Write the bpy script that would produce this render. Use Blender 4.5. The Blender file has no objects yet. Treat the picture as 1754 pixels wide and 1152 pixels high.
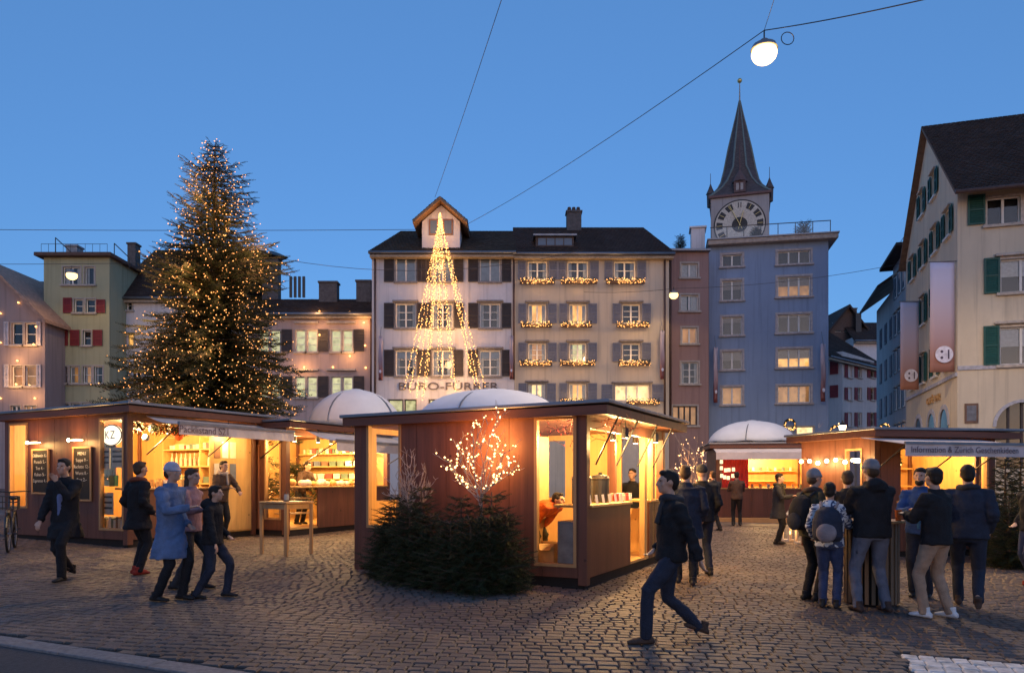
import bpy, bmesh, math, random
from mathutils import Vector, Matrix, noise
V = Vector
R = math.radians
sc = bpy.context.scene
C = sc.collection
# ------------------------------------------------------------------ camera, sky, exposure
F, CX, HY, HC = 1300.0, 877.0, 820.0, 1.55       # focal length in photo pixels, principal column, horizon row, eye height
cam = bpy.data.objects.new('camera', bpy.data.cameras.new('camera'))
C.objects.link(cam); sc.camera = cam
cam.location = (0, 0, HC); cam.rotation_euler = (R(90), 0, 0)
cam.data.sensor_width = 36; cam.data.lens = 36 * F / 1754; cam.data.shift_y = (HY - 576) / 1754
cam.data.clip_end = 900
w = bpy.data.worlds.new('World'); sc.world = w; w.use_nodes = True
nt = w.node_tree
sky = nt.nodes.new('ShaderNodeTexSky'); sky.sky_type = 'NISHITA'; sky.sun_disc = False
sky.sun_elevation = R(5); sky.sun_rotation = R(180); sky.ozone_density = 4.2; sky.air_density = 1; sky.dust_density = 1.2
tint = nt.nodes.new('ShaderNodeMix'); tint.data_type = 'RGBA'; tint.blend_type = 'MULTIPLY'; tint.inputs[0].default_value = 1
tint.inputs[7].default_value = (1.10, 0.97, 1.08, 1)
even = nt.nodes.new('ShaderNodeMix'); even.data_type = 'RGBA'; even.inputs[0].default_value = .40; even.inputs[7].default_value = (.54, 1.42, 3.0, 1)   # even dusk blue
nt.links.new(sky.outputs[0], tint.inputs[6]); nt.links.new(tint.outputs[2], even.inputs[6]); nt.links.new(even.outputs[2], nt.nodes['Background'].inputs[0])
nt.nodes['Background'].inputs[1].default_value = 0.15
sc.view_settings.view_transform = 'Standard'; sc.view_settings.look = 'None'
sc.view_settings.exposure = 0.82; sc.view_settings.gamma = 1
sc.cycles.use_denoising = True
sc.cycles.max_bounces = 6; sc.cycles.diffuse_bounces = 3; sc.cycles.glossy_bounces = 3; sc.cycles.transparent_max_bounces = 12
sc.cycles.sample_clamp_indirect = 3.0; sc.cycles.caustics_reflective = False; sc.cycles.caustics_refractive = False
sc.cycles.use_light_tree = True

# ------------------------------------------------------------------ measuring helpers
def at(px, py, d): return V(((px - CX) / F * d, d, HC + (HY - py) / F * d))
def gz(x, y): return -0.10 - .015 * x + .015 * y             # the square rises gently to the back and the left
def gp(px, py):
    a = (px - CX) / F; b = (HY - py) / F
    d = 1.65 / (.015 - .015 * a - b)
    return V((a * d, d, gz(a * d, d)))
def proj(p): return CX + p[0] / p[1] * F, HY - (p[2] - HC) / p[1] * F
rnd = random.Random(7)

# ------------------------------------------------------------------ materials
MATS = {}
def base_mat(name):
    m = bpy.data.materials.new(name); m.use_nodes = True
    n = m.node_tree; b = n.nodes['Principled BSDF']
    return m, n, b
def N(n, t, **k):
    x = n.nodes.new(t)
    for a, v in k.items():
        if a.startswith('i_'): x.inputs[a[2:].replace('_', ' ')].default_value = v
        else: setattr(x, a, v)
    return x
def mixc(n, fac, c1, c2, blend='MIX'):
    x = n.nodes.new('ShaderNodeMix'); x.data_type = 'RGBA'; x.blend_type = blend
    for sock, val in ((x.inputs[0], fac), (x.inputs[6], c1), (x.inputs[7], c2)):
        if hasattr(val, 'links'): n.links.new(val, sock)
        else: sock.default_value = val if not isinstance(val, tuple) else (*val, 1)[:4]
    return x.outputs[2]
def ramp(n, src, p0, p1):
    x = n.nodes.new('ShaderNodeMapRange'); x.inputs[1].default_value = p0; x.inputs[2].default_value = p1
    n.links.new(src, x.inputs[0]); return x.outputs[0]
def coords(n, scale=(1, 1, 1)):
    t = n.nodes.new('ShaderNodeTexCoord'); mp = n.nodes.new('ShaderNodeMapping'); mp.inputs['Scale'].default_value = scale
    n.links.new(t.outputs['Object'], mp.inputs[0]); return mp.outputs[0]
def tex(n, co, scale, detail=4, rough=.55):
    x = N(n, 'ShaderNodeTexNoise'); x.inputs['Scale'].default_value = scale; x.inputs['Detail'].default_value = detail
    x.inputs['Roughness'].default_value = rough; n.links.new(co, x.inputs['Vector']); return x.outputs['Fac']
def bump(n, b, h, strength, dist=.02):
    x = N(n, 'ShaderNodeBump'); x.inputs['Strength'].default_value = strength; x.inputs['Distance'].default_value = dist
    n.links.new(h, x.inputs['Height']); n.links.new(x.outputs[0], b.inputs['Normal'])
def mul(c, k): return tuple(min(1, x * k) for x in c)
def plain(name, col, rough=.6, var=.25, scale=6, bmp=.15, metal=0, spec=.4):
    if name in MATS: return MATS[name]
    m, n, b = base_mat(name); co = coords(n)
    f = tex(n, co, scale)
    c = mixc(n, ramp(n, f, .3, .7), mul(col, 1 - var), mul(col, 1 + var))
    n.links.new(c, b.inputs['Base Color'])
    b.inputs['Roughness'].default_value = rough; b.inputs['Metallic'].default_value = metal; b.inputs['Specular IOR Level'].default_value = spec
    if bmp: bump(n, b, tex(n, co, scale * 6), bmp)
    MATS[name] = m; return m
def plaster(name, col):
    if name in MATS: return MATS[name]
    m, n, b = base_mat(name)
    big = tex(n, coords(n, (1, 1, .35)), .45, 5, .6); fine = tex(n, coords(n), 3.5, 6, .65); streak = tex(n, coords(n, (3, 3, .12)), 1.6, 3)
    c = mixc(n, ramp(n, big, .3, .72), mul(col, .74), mul(col, 1.08))
    c = mixc(n, ramp(n, fine, .35, .8), c, mul(col, .86))
    c = mixc(n, ramp(n, streak, .52, .88), c, mul(col, .52))
    n.links.new(c, b.inputs['Base Color']); b.inputs['Roughness'].default_value = .9; b.inputs['Specular IOR Level'].default_value = .2
    bump(n, b, tex(n, coords(n), 22, 5), .35, .02)
    MATS[name] = m; return m
def wood(name, col, axis=2, rough=.55, dark=.55, spec=.4):
    if name in MATS: return MATS[name]
    m, n, b = base_mat(name); s = [9, 9, 9]; s[axis] = .55
    co = coords(n, tuple(s)); g = tex(n, co, 1.0, 6, .6); g2 = tex(n, coords(n, tuple(x * 3.3 for x in s)), 1.3, 3); bl = tex(n, coords(n), .9, 2)
    c = mixc(n, ramp(n, g, .32, .70), mul(col, dark), mul(col, 1.15)); c = mixc(n, ramp(n, g2, .55, .85), c, mul(col, .6))
    c = mixc(n, ramp(n, bl, .35, .75), c, mul(col, .78))
    kv = N(n, 'ShaderNodeTexVoronoi'); kv.inputs['Scale'].default_value = 2.6; n.links.new(coords(n), kv.inputs['Vector'])
    c = mixc(n, ramp(n, kv.outputs['Distance'], .075, .03), c, mul(col, .25))
    n.links.new(c, b.inputs['Base Color']); b.inputs['Roughness'].default_value = rough; b.inputs['Specular IOR Level'].default_value = spec
    bump(n, b, g, .18, .01); MATS[name] = m; return m
def emit(name, col, strength, var=0, scale=3):
    if name in MATS: return MATS[name]
    m, n, b = base_mat(name); b.inputs['Base Color'].default_value = (*mul(col, .5), 1)
    b.inputs['Emission Color'].default_value = (*col, 1); b.inputs['Emission Strength'].default_value = strength
    if var:
        co = coords(n, (1, 1, .6)); f = tex(n, co, scale, 3)
        c = mixc(n, ramp(n, f, .35, .68), mul(col, 1 - var), col); n.links.new(c, b.inputs['Emission Color'])
        v2 = N(n, 'ShaderNodeTexVoronoi'); v2.inputs['Scale'].default_value = scale * 1.3; n.links.new(coords(n), v2.inputs['Vector'])
        c2 = mixc(n, ramp(n, v2.outputs['Distance'], .1, .45), mul(col, .35), c); n.links.new(c2, b.inputs['Emission Color'])
    MATS[name] = m; return m
def glass_mat():
    m = bpy.data.materials.new('window_glass'); m.use_nodes = True; n = m.node_tree; n.nodes.remove(n.nodes['Principled BSDF'])
    g = N(n, 'ShaderNodeBsdfGlossy'); g.inputs['Roughness'].default_value = .02; t = N(n, 'ShaderNodeBsdfTransparent'); t.inputs[0].default_value = (.93, .95, .94, 1)
    fr = N(n, 'ShaderNodeFresnel'); fr.inputs[0].default_value = 1.7
    nz = tex(n, coords(n), 1.1, 2); bp = N(n, 'ShaderNodeBump'); bp.inputs['Strength'].default_value = .06; n.links.new(nz, bp.inputs['Height']); n.links.new(bp.outputs[0], g.inputs['Normal'])
    mx = N(n, 'ShaderNodeMixShader'); n.links.new(fr.outputs[0], mx.inputs[0]); n.links.new(t.outputs[0], mx.inputs[1]); n.links.new(g.outputs[0], mx.inputs[2])
    n.links.new(mx.outputs[0], n.nodes['Material Output'].inputs[0]); return m
GLASS = glass_mat()
def island_mat(name, cols, rough, bmp=.3, bscale=40, spec=.4, stain=None):
    """colour differs from piece to piece"""
    if name in MATS: return MATS[name]
    m, n, b = base_mat(name)
    ge = N(n, 'ShaderNodeNewGeometry'); oi = N(n, 'ShaderNodeObjectInfo')
    ad = N(n, 'ShaderNodeMath', operation='ADD'); n.links.new(ge.outputs['Random Per Island'], ad.inputs[0]); n.links.new(oi.outputs['Random'], ad.inputs[1])
    fr = N(n, 'ShaderNodeMath', operation='FRACT'); n.links.new(ad.outputs[0], fr.inputs[0])
    cr = N(n, 'ShaderNodeValToRGB'); e = cr.color_ramp.elements
    e[0].color = (*cols[0], 1); e[1].color = (*cols[-1], 1)
    for i, c in enumerate(cols[1:-1]): e.new((i + 1) / (len(cols) - 1)).color = (*c, 1)
    n.links.new(fr.outputs[0], cr.inputs[0])
    t = N(n, 'ShaderNodeTexCoord'); f = N(n, 'ShaderNodeTexNoise'); f.inputs['Scale'].default_value = bscale; f.inputs['Detail'].default_value = 5
    n.links.new(ge.outputs['Position'], f.inputs['Vector'])
    big = N(n, 'ShaderNodeTexNoise'); big.inputs['Scale'].default_value = .55; big.inputs['Detail'].default_value = 4; n.links.new(ge.outputs['Position'], big.inputs['Vector'])
    c = mixc(n, ramp(n, f.outputs['Fac'], .3, .75), cr.outputs[0], mul(cols[0], .75))
    c = mixc(n, ramp(n, big.outputs['Fac'], .45, .8), c, mul(cols[0], .7))
    n.links.new(c, b.inputs['Base Color'])
    rr = N(n, 'ShaderNodeMapRange'); rr.inputs[3].default_value = rough - .14; rr.inputs[4].default_value = rough + .12; n.links.new(big.outputs['Fac'], rr.inputs[0]); n.links.new(rr.outputs[0], b.inputs['Roughness'])
    b.inputs['Specular IOR Level'].default_value = spec
    bump(n, b, f.outputs['Fac'], bmp, .015); MATS[name] = m; return m
WHITE_WOOD = plain('white_paint', (.72, .70, .66), .5, .08)
STONE = plain('sandstone_trim', (.42, .37, .33), .85, .2, 5, .3)
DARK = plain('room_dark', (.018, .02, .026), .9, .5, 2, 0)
BLACK = plain('black_metal', (.018, .018, .02), .4, .2, 8, .05, 0, .5)
GREYMETAL = plain('zinc_sheet', (.22, .23, .26), .42, .15, 3, .1, .6)
LIT1 = emit('lit_room_amber', (1, .50, .13), .80, .55, 2.2)
LIT2 = emit('lit_room_cream', (1, .66, .30), .95, .45, 2.6)
LIT3 = emit('lit_room_dim', (1, .48, .17), .22, .6, 2.5)
LITG = emit('lit_room_pale', (.85, .80, .42), .52, .45, 2.2)
CURT = plain('curtain_white', (.62, .66, .72), .9, .15, 9, .2)
BLB = plain('blind_taupe', (.24, .22, .22), .9, .15, 9, .2); SKYBL = plain('blind_sky_reflection', (.30, .38, .50), .9, .1, 4, .1)  # blue blinds: the sky reflected in the panes is painted into their colour
BULB = emit('fairy_bulb', (1, .44, .12), 3.2)
BULBW = emit('fairy_bulb_white', (1, .52, .20), 4.5)
for _m in (BULB, BULBW, LIT1, LIT2, LIT3, LITG):
    _m.cycles.emission_sampling = 'NONE' if _m in (BULB, BULBW) else 'AUTO'
REDWOOD = wood('stained_red_wood', (.160, .060, .036), 2, .5, .55)
REDWOODH = wood('stained_red_wood_flat', (.160, .060, .036), 0, .5, .55)
PLY = wood('pale_plywood', (.60, .36, .13), 2, .55, .82)
PINE = wood('pine_timber', (.46, .26, .11), 2, .5, .7)
ASPHALT = plain('asphalt', (.045, .045, .05), .85, .3, 30, .5)
COBBLE = island_mat('cobble_stone', [(.10, .078, .068), (.145, .11, .095), (.185, .138, .115), (.13, .104, .095), (.215, .165, .138)], .68, .35, 60, .25)
COBBLEW = plain('painted_cobble', (.52, .50, .48), .75, .40, 9, .5)
TILE = island_mat('roof_tile', [(.05, .036, .032), (.085, .055, .045), (.065, .05, .045), (.11, .075, .06)], .8, .5, 30, .25)
TILEG = island_mat('roof_tile_mossy', [(.05, .045, .04), (.075, .062, .05), (.06, .06, .045), (.10, .085, .07)], .85, .5, 30, .25)
CANVAS = plain('white_canvas', (.66, .68, .74), .85, .06, 2, .1)
AWNING = plain('awning_cloth', (.52, .47, .48), .9, .12, 3, .2)
NEEDLE = island_mat('spruce_needles', [(.022, .034, .014), (.036, .050, .020), (.055, .064, .026), (.028, .040, .018)], .6, .0, 10, .3)
BARK = plain('bark', (.10, .07, .05), .9, .4, 12, .6)

# ------------------------------------------------------------------ mesh builder
class MB:
    def __init__(s): s.v = []; s.f = []; s.mi = []
    def add(s, vs, fs, mi=0):
        k = len(s.v); s.v += [tuple(x) for x in vs]; s.f += [tuple(i + k for i in f) for f in fs]; s.mi += [mi] * len(fs)
    def quad(s, a, b, c, d, mi=0): s.add((a, b, c, d), ((0, 1, 2, 3),), mi)
    def poly(s, pts, mi=0): s.add(pts, (tuple(range(len(pts))),), mi)
    def box(s, x0, y0, z0, x1, y1, z1, mi=0):
        if x0 > x1: x0, x1 = x1, x0
        if y0 > y1: y0, y1 = y1, y0
        if z0 > z1: z0, z1 = z1, z0
        s.add(((x0, y0, z0), (x1, y0, z0), (x1, y1, z0), (x0, y1, z0), (x0, y0, z1), (x1, y0, z1), (x1, y1, z1), (x0, y1, z1)),
              ((0, 3, 2, 1), (4, 5, 6, 7), (0, 1, 5, 4), (1, 2, 6, 5), (2, 3, 7, 6), (3, 0, 4, 7)), mi); return s
    def prism(s, pts, off, mi=0):
        """polygon pts extruded by the vector off"""
        n = len(pts); o = V(off); q = [V(p) + o for p in pts]
        s.add(list(pts) + q, [tuple(range(n))[::-1], tuple(range(n, 2 * n))] + [(i, (i + 1) % n, n + (i + 1) % n, n + i) for i in range(n)], mi); return s
    def bar(s, p, q, w, h=None, mi=0):
        p, q = V(p), V(q); h = h or w; a = (q - p).normalized()
        u = a.cross(V((0, 0, 1)))
        if u.length < 1e-4: u = V((1, 0, 0))
        u.normalize(); t = u.cross(a); u = u * w / 2; t = t * h / 2
        s.add([p - u - t, p + u - t, p + u + t, p - u + t, q - u - t, q + u - t, q + u + t, q - u + t],
              ((0, 3, 2, 1), (4, 5, 6, 7), (0, 1, 5, 4), (1, 2, 6, 5), (2, 3, 7, 6), (3, 0, 4, 7)), mi); return s
    def tube(s, pts, radii, n=8, mi=0):
        pts = [V(p) for p in pts]
        if not hasattr(radii, '__len__'): radii = [radii] * len(pts)
        vs = []; ref = None
        for i, p in enumerate(pts):
            a = (pts[min(i + 1, len(pts) - 1)] - pts[max(i - 1, 0)]).normalized()
            if ref is None: ref = V((1, 0, 0)) if abs(a.x) < .8 else V((0, 1, 0))
            u = (ref - a * ref.dot(a)).normalized(); t = a.cross(u); ref = u
            vs += [p + (u * math.cos(k * 2 * math.pi / n) + t * math.sin(k * 2 * math.pi / n)) * radii[i] for k in range(n)]
        m = len(pts)
        fs = [(i * n + k, i * n + (k + 1) % n, (i + 1) * n + (k + 1) % n, (i + 1) * n + k) for i in range(m - 1) for k in range(n)]
        fs += [tuple(range(n))[::-1], tuple(range((m - 1) * n, m * n))]
        s.add(vs, fs, mi); return s
    def loft(s, rings, n=14, mi=0):
        """rings: (centre, side vector, front vector)"""
        vs = []
        for c, a, b in rings:
            vs += [V(c) + V(a) * math.cos(k * 2 * math.pi / n) + V(b) * math.sin(k * 2 * math.pi / n) for k in range(n)]
        m = len(rings)
        fs = [(i * n + k, i * n + (k + 1) % n, (i + 1) * n + (k + 1) % n, (i + 1) * n + k) for i in range(m - 1) for k in range(n)]
        fs += [tuple(range(n))[::-1], tuple(range((m - 1) * n, m * n))]
        s.add(vs, fs, mi); return s
    def ball(s, c, rx, ry=None, rz=None, n=10, m=7, mat=None, mi=0):
        ry = ry or rx; rz = rz or rx; c = V(c); vs = []
        for i in range(1, m):
            th = math.pi * i / m
            for k in range(n):
                ph = 2 * math.pi * k / n; vs.append(V((rx * math.sin(th) * math.cos(ph), ry * math.sin(th) * math.sin(ph), rz * math.cos(th))))
        vs += [V((0, 0, rz)), V((0, 0, -rz))]
        if mat: vs = [mat @ x for x in vs]
        vs = [c + x for x in vs]; L = n * (m - 1)
        fs = [(i * n + k, (i + 1) * n + k, (i + 1) * n + (k + 1) % n, i * n + (k + 1) % n) for i in range(m - 2) for k in range(n)]
        fs += [(L, k, (k + 1) % n) for k in range(n)] + [(L + 1, (m - 2) * n + (k + 1) % n, (m - 2) * n + k) for k in range(n)]
        s.add(vs, fs, mi); return s
    def octa(s, c, r, mi=0):
        x, y, z = c
        s.add(((x + r, y, z), (x - r, y, z), (x, y + r, z), (x, y - r, z), (x, y, z + r), (x, y, z - r)),
              ((0, 2, 4), (2, 1, 4), (1, 3, 4), (3, 0, 4), (2, 0, 5), (1, 2, 5), (3, 1, 5), (0, 3, 5)), mi)
    def lathe(s, prof, c=(0, 0, 0), n=16, mi=0):
        c = V(c); vs = [c + V((r * math.cos(2 * math.pi * k / n), r * math.sin(2 * math.pi * k / n), z)) for r, z in prof for k in range(n)]
        m = len(prof)
        fs = [(i * n + k, i * n + (k + 1) % n, (i + 1) * n + (k + 1) % n, (i + 1) * n + k) for i in range(m - 1) for k in range(n)]
        fs += [tuple(range(n))[::-1], tuple(range((m - 1) * n, m * n))]
        s.add(vs, fs, mi); return s
    def mesh(s, name):
        me = bpy.data.meshes.new(name); me.from_pydata(s.v, [], s.f)
        if any(s.mi): me.polygons.foreach_set('material_index', s.mi)
        me.update(); return me
    def build(s, name, mats, parent=None, smooth=False, bevel=0, kind=None, loc=None):
        me = s.mesh(name)
        for m in (mats if isinstance(mats, (list, tuple)) else [mats]): me.materials.append(m)
        o = obj(name, me, parent, loc)
        if smooth:
            bm = bmesh.new(); bm.from_mesh(me); bmesh.ops.remove_doubles(bm, verts=bm.verts, dist=1e-4); bm.to_mesh(me); bm.free()
        if smooth: me.polygons.foreach_set('use_smooth', [True] * len(me.polygons))
        if bevel:
            b = o.modifiers.new('bevel', 'BEVEL'); b.width = bevel; b.segments = 1; b.limit_method = 'ANGLE'
        if kind: o['kind'] = kind
        return o
def obj(name, data, parent=None, loc=None):
    o = bpy.data.objects.new(name, data); C.objects.link(o)
    if parent is not None: o.parent = parent
    if loc is not None: o.location = loc
    return o
def tag(o, label, cat, group=None, kind=None):
    if label: o['label'] = label
    if cat: o['category'] = cat
    if group: o['group'] = group
    if kind: o['kind'] = kind
    return o
def thing(name, label, cat, loc, rz=0, group=None):
    o = obj(name, None, None, loc); o.rotation_euler = (0, 0, rz); o.empty_display_size = .2
    return tag(o, label, cat, group)
def lamp(name, parent, loc, watts, col=(1, .58, .24), radius=.06, spot=None):
    l = bpy.data.lights.new(name, 'POINT'); l.energy = watts; l.color = col; l.shadow_soft_size = radius
    return obj(name, l, parent, loc)
def text(name, body, parent, mat, size, M, depth=.004, align='CENTER', sx=1.0):
    cu = bpy.data.curves.new(name, 'FONT'); cu.body = body; cu.size = size; cu.extrude = depth; cu.align_x = align; cu.align_y = 'CENTER'; cu.resolution_u = 3
    t = bpy.data.objects.new('tmp', cu); C.objects.link(t)
    me = bpy.data.meshes.new_from_object(t.evaluated_get(bpy.context.evaluated_depsgraph_get())); bpy.data.objects.remove(t); bpy.data.curves.remove(cu)
    me.materials.clear(); me.materials.append(mat); me.transform(M @ Matrix.Diagonal((sx, 1, 1, 1)))
    return obj(name, me, parent)
def struct(o): o['kind'] = 'structure'; return o

exec_order = []
# ------------------------------------------------------------------ ground
def kerb_side(x, y):            # > 0 on the square, < 0 on the road at the lower left
    a = gp(-20, 1087); b = gp(420, 1152); d = (b - a).xy; n = V((-d.y, d.x)).normalized()
    if n.y < 0: n = -n
    return (V((x, y)) - a.xy).dot(n)
def build_ground():
    g = MB()
    NEAR = 23.0
    def sheet(y0, y1, x, dz): g.quad((-x, y0, gz(-x, y0) + dz), (x, y0, gz(x, y0) + dz), (x, y1, gz(x, y1) + dz), (-x, y1, gz(-x, y1) + dz))
    sheet(-60, NEAR, 160, -.026)
    m, n, b = base_mat('far_cobbles')
    vo = N(n, 'ShaderNodeTexVoronoi'); vo.inputs['Scale'].default_value = 6; n.links.new(coords(n), vo.inputs['Vector'])
    n.links.new(mixc(n, ramp(n, vo.outputs['Distance'], .25, .6), (.14, .115, .11), (.06, .05, .05)), b.inputs['Base Color']); b.inputs['Roughness'].default_value = .65
    bump(n, b, vo.outputs['Distance'], -.5, .03)
    dirt = plain('joint_grit', (.062, .052, .047), .95, .3, 30, .4)
    plaza = struct(g.build('plaza', dirt))
    g2 = MB(); y0, y1, x = NEAR, 130, 160
    g2.quad((-x, y0, gz(-x, y0)), (x, y0, gz(x, y0)), (x, y1, gz(x, y1)), (-x, y1, gz(-x, y1)))
    struct(g2.build('plaza_paving_far', m))
    # road with a flush kerb, lower left
    a = gp(-20, 1087); bb = gp(420, 1152); d = (bb - a).normalized(); d.z = 0
    nrm = V((-d.y, d.x, 0)); nrm = nrm if nrm.y > 0 else -nrm
    def P(t, s, dz): p = a + d * t + nrm * s; return (p.x, p.y, gz(p.x, p.y) + dz)
    rd = MB(); rd.quad(P(-30, -14, -.012), P(30, -14, -.012), P(30, -.20, -.012), P(-30, -.20, -.012)); struct(rd.build('road', ASPHALT))
    kst = plain('kerb_granite', (.17, .16, .16), .75, .25, 20, .4)
    kerb = struct(obj('kerb', None, None, (0, 0, 0)))
    t = -4.0; kr = random.Random(3)
    while t < 6:
        L = kr.uniform(.7, 1.1); k = MB()
        k.prism([P(t + .006, -.20, -.05), P(t + L - .006, -.20, -.05), P(t + L - .006, .02, -.05), P(t + .006, .02, -.05)], (0, 0, .056 + kr.uniform(0, .006)))
        k.build('kerb_stone', kst, kerb, bevel=.006); t += L
    # cobbles
    cr = random.Random(11); ang = R(-7); ca, sa = math.cos(ang), math.sin(ang)
    stones = []; v = 2.0
    pa, pb = gp(1545, 1118), gp(1754, 1136)
    pd = (pb - pa).normalized(); pn = V((pd.y, -pd.x, 0))
    while v < 28:
        rw = cr.uniform(.118, .132); u = -22 + cr.uniform(0, .2)
        while u < 24:
            L = cr.choice((.11, .125, .14, .155, .175)) * cr.uniform(.92, 1.08)
            uc, vc = u + L / 2, v + rw / 2 + .10 * math.sin(u * .55) + .04 * math.sin(u * 1.7 + v)
            x, y = uc * ca - vc * sa, uc * sa + vc * ca
            u += L
            if y < 5.3 or y > NEAR or abs(x) > .72 * y + 1.2 or kerb_side(x, y) < .10: continue
            r = V((x, y, 0)) - V((pa.x, pa.y, 0))
            if r.dot(pd) > -.03 and r.dot(pn) > -.03 and r.dot(pn) < 1.2: continue
            stones.append((y, x, L - .011, rw - .011, cr.uniform(-.003, .004), ang + .055 * math.cos(u * .55) + cr.uniform(-.05, .05), False))
        v += rw
    for i in range(22):
        for j in range(6):
            q = pa + pd * (.055 + .135 * i + (.02 if j % 2 else 0)) + pn * (.10 + .20 * j); stones.append((q.y, q.x, .127, .19, cr.uniform(-.001, .003), math.atan2(pd.y, pd.x) + cr.uniform(-.02, .02), True))
    def shape(mb, x, y, L, Wd, dz, a, tilt=(0, 0)):
        c_, s_ = math.cos(a), math.sin(a); vs = []
        jit = [cr.uniform(-.005, .005) for _ in range(8)]
        for k, (sx, sy) in enumerate(((-1, -1), (1, -1), (1, 1), (-1, 1))):
            vs.append((sx * L / 2 + jit[k], sy * Wd / 2 + jit[k + 4], -.045))
        for k, (sx, sy) in enumerate(((-1, -1), (1, -1), (1, 1), (-1, 1))):
            vs.append((sx * L / 2 + jit[k], sy * Wd / 2 + jit[k + 4], -.012))
        for k, (sx, sy) in enumerate(((-1, -1), (1, -1), (1, 1), (-1, 1))):
            vs.append((sx * (L / 2 - .011) + jit[k], sy * (Wd / 2 - .011) + jit[k + 4], -.002 + tilt[0] * sx + tilt[1] * sy))
        out = []
        for px_, py_, pz_ in vs:
            X, Y = px_ * c_ - py_ * s_, px_ * s_ + py_ * c_
            out.append((x + X, y + Y, gz(x + X, y + Y) + dz + pz_))
        fs = [(8, 9, 10, 11)] + [(i, (i + 1) % 4, 4 + (i + 1) % 4, 4 + i) for i in range(4)] + [(4 + i, 4 + (i + 1) % 4, 8 + (i + 1) % 4, 8 + i) for i in range(4)]
        mb.add(out, fs)
    infr = []
    for i, st in enumerate(stones):
        px, py = proj((st[1], st[0], gz(st[1], st[0])))
        if 0 < px < 1754 and py < 1150: infr.append((st[0], i))
    infr.sort(); single = {i for _, i in infr[:300]}
    rest, white = MB(), MB()
    for i, (y, x, L, Wd, dz, a, painted) in enumerate(stones):
        tl = (cr.uniform(-.002, .002), cr.uniform(-.002, .002))
        if i in single:
            k = MB(); shape(k, x, y, L, Wd, dz, a, tl); k.build('cobblestone', COBBLEW if painted else COBBLE, plaza)
        else: shape(white if painted else rest, x, y, L, Wd, dz, a, tl)
    rest.build('cobblestones', COBBLE, plaza, kind='stuff')
    if white.f: white.build('painted_cobblestones', COBBLEW, plaza, kind='stuff')
build_ground()

# ------------------------------------------------------------------ buildings
shutter_cache = {}
def shutter_mesh(w_, h_, mat, louvre=True):
    key = (round(w_, 2), round(h_, 2), mat.name)
    if key in shutter_cache: return shutter_cache[key]
    m = MB(); t = .045; b = .07
    m.box(0, -t, 0, b, 0, h_); m.box(w_ - b, -t, 0, w_, 0, h_); m.box(b, -t, 0, w_ - b, 0, b); m.box(b, -t, h_ - b, w_ - b, 0, h_); m.box(b, -t, h_ * .5 - .03, w_ - b, 0, h_ * .5 + .03)
    m.quad((b, -.01, b), (w_ - b, -.01, b), (w_ - b, -.01, h_ - b), (b, -.01, h_ - b))
    n = max(5, int((h_ - 2 * b) / .085))
    for i in range(n):
        z = b + (h_ - 2 * b) * (i + .5) / n
        m.quad((b, -.012, z + .03), (w_ - b, -.012, z + .03), (w_ - b, -.040, z - .03), (b, -.040, z - .03))
    me = m.mesh('shutter'); me.materials.append(mat); shutter_cache[key] = me; return me
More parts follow.
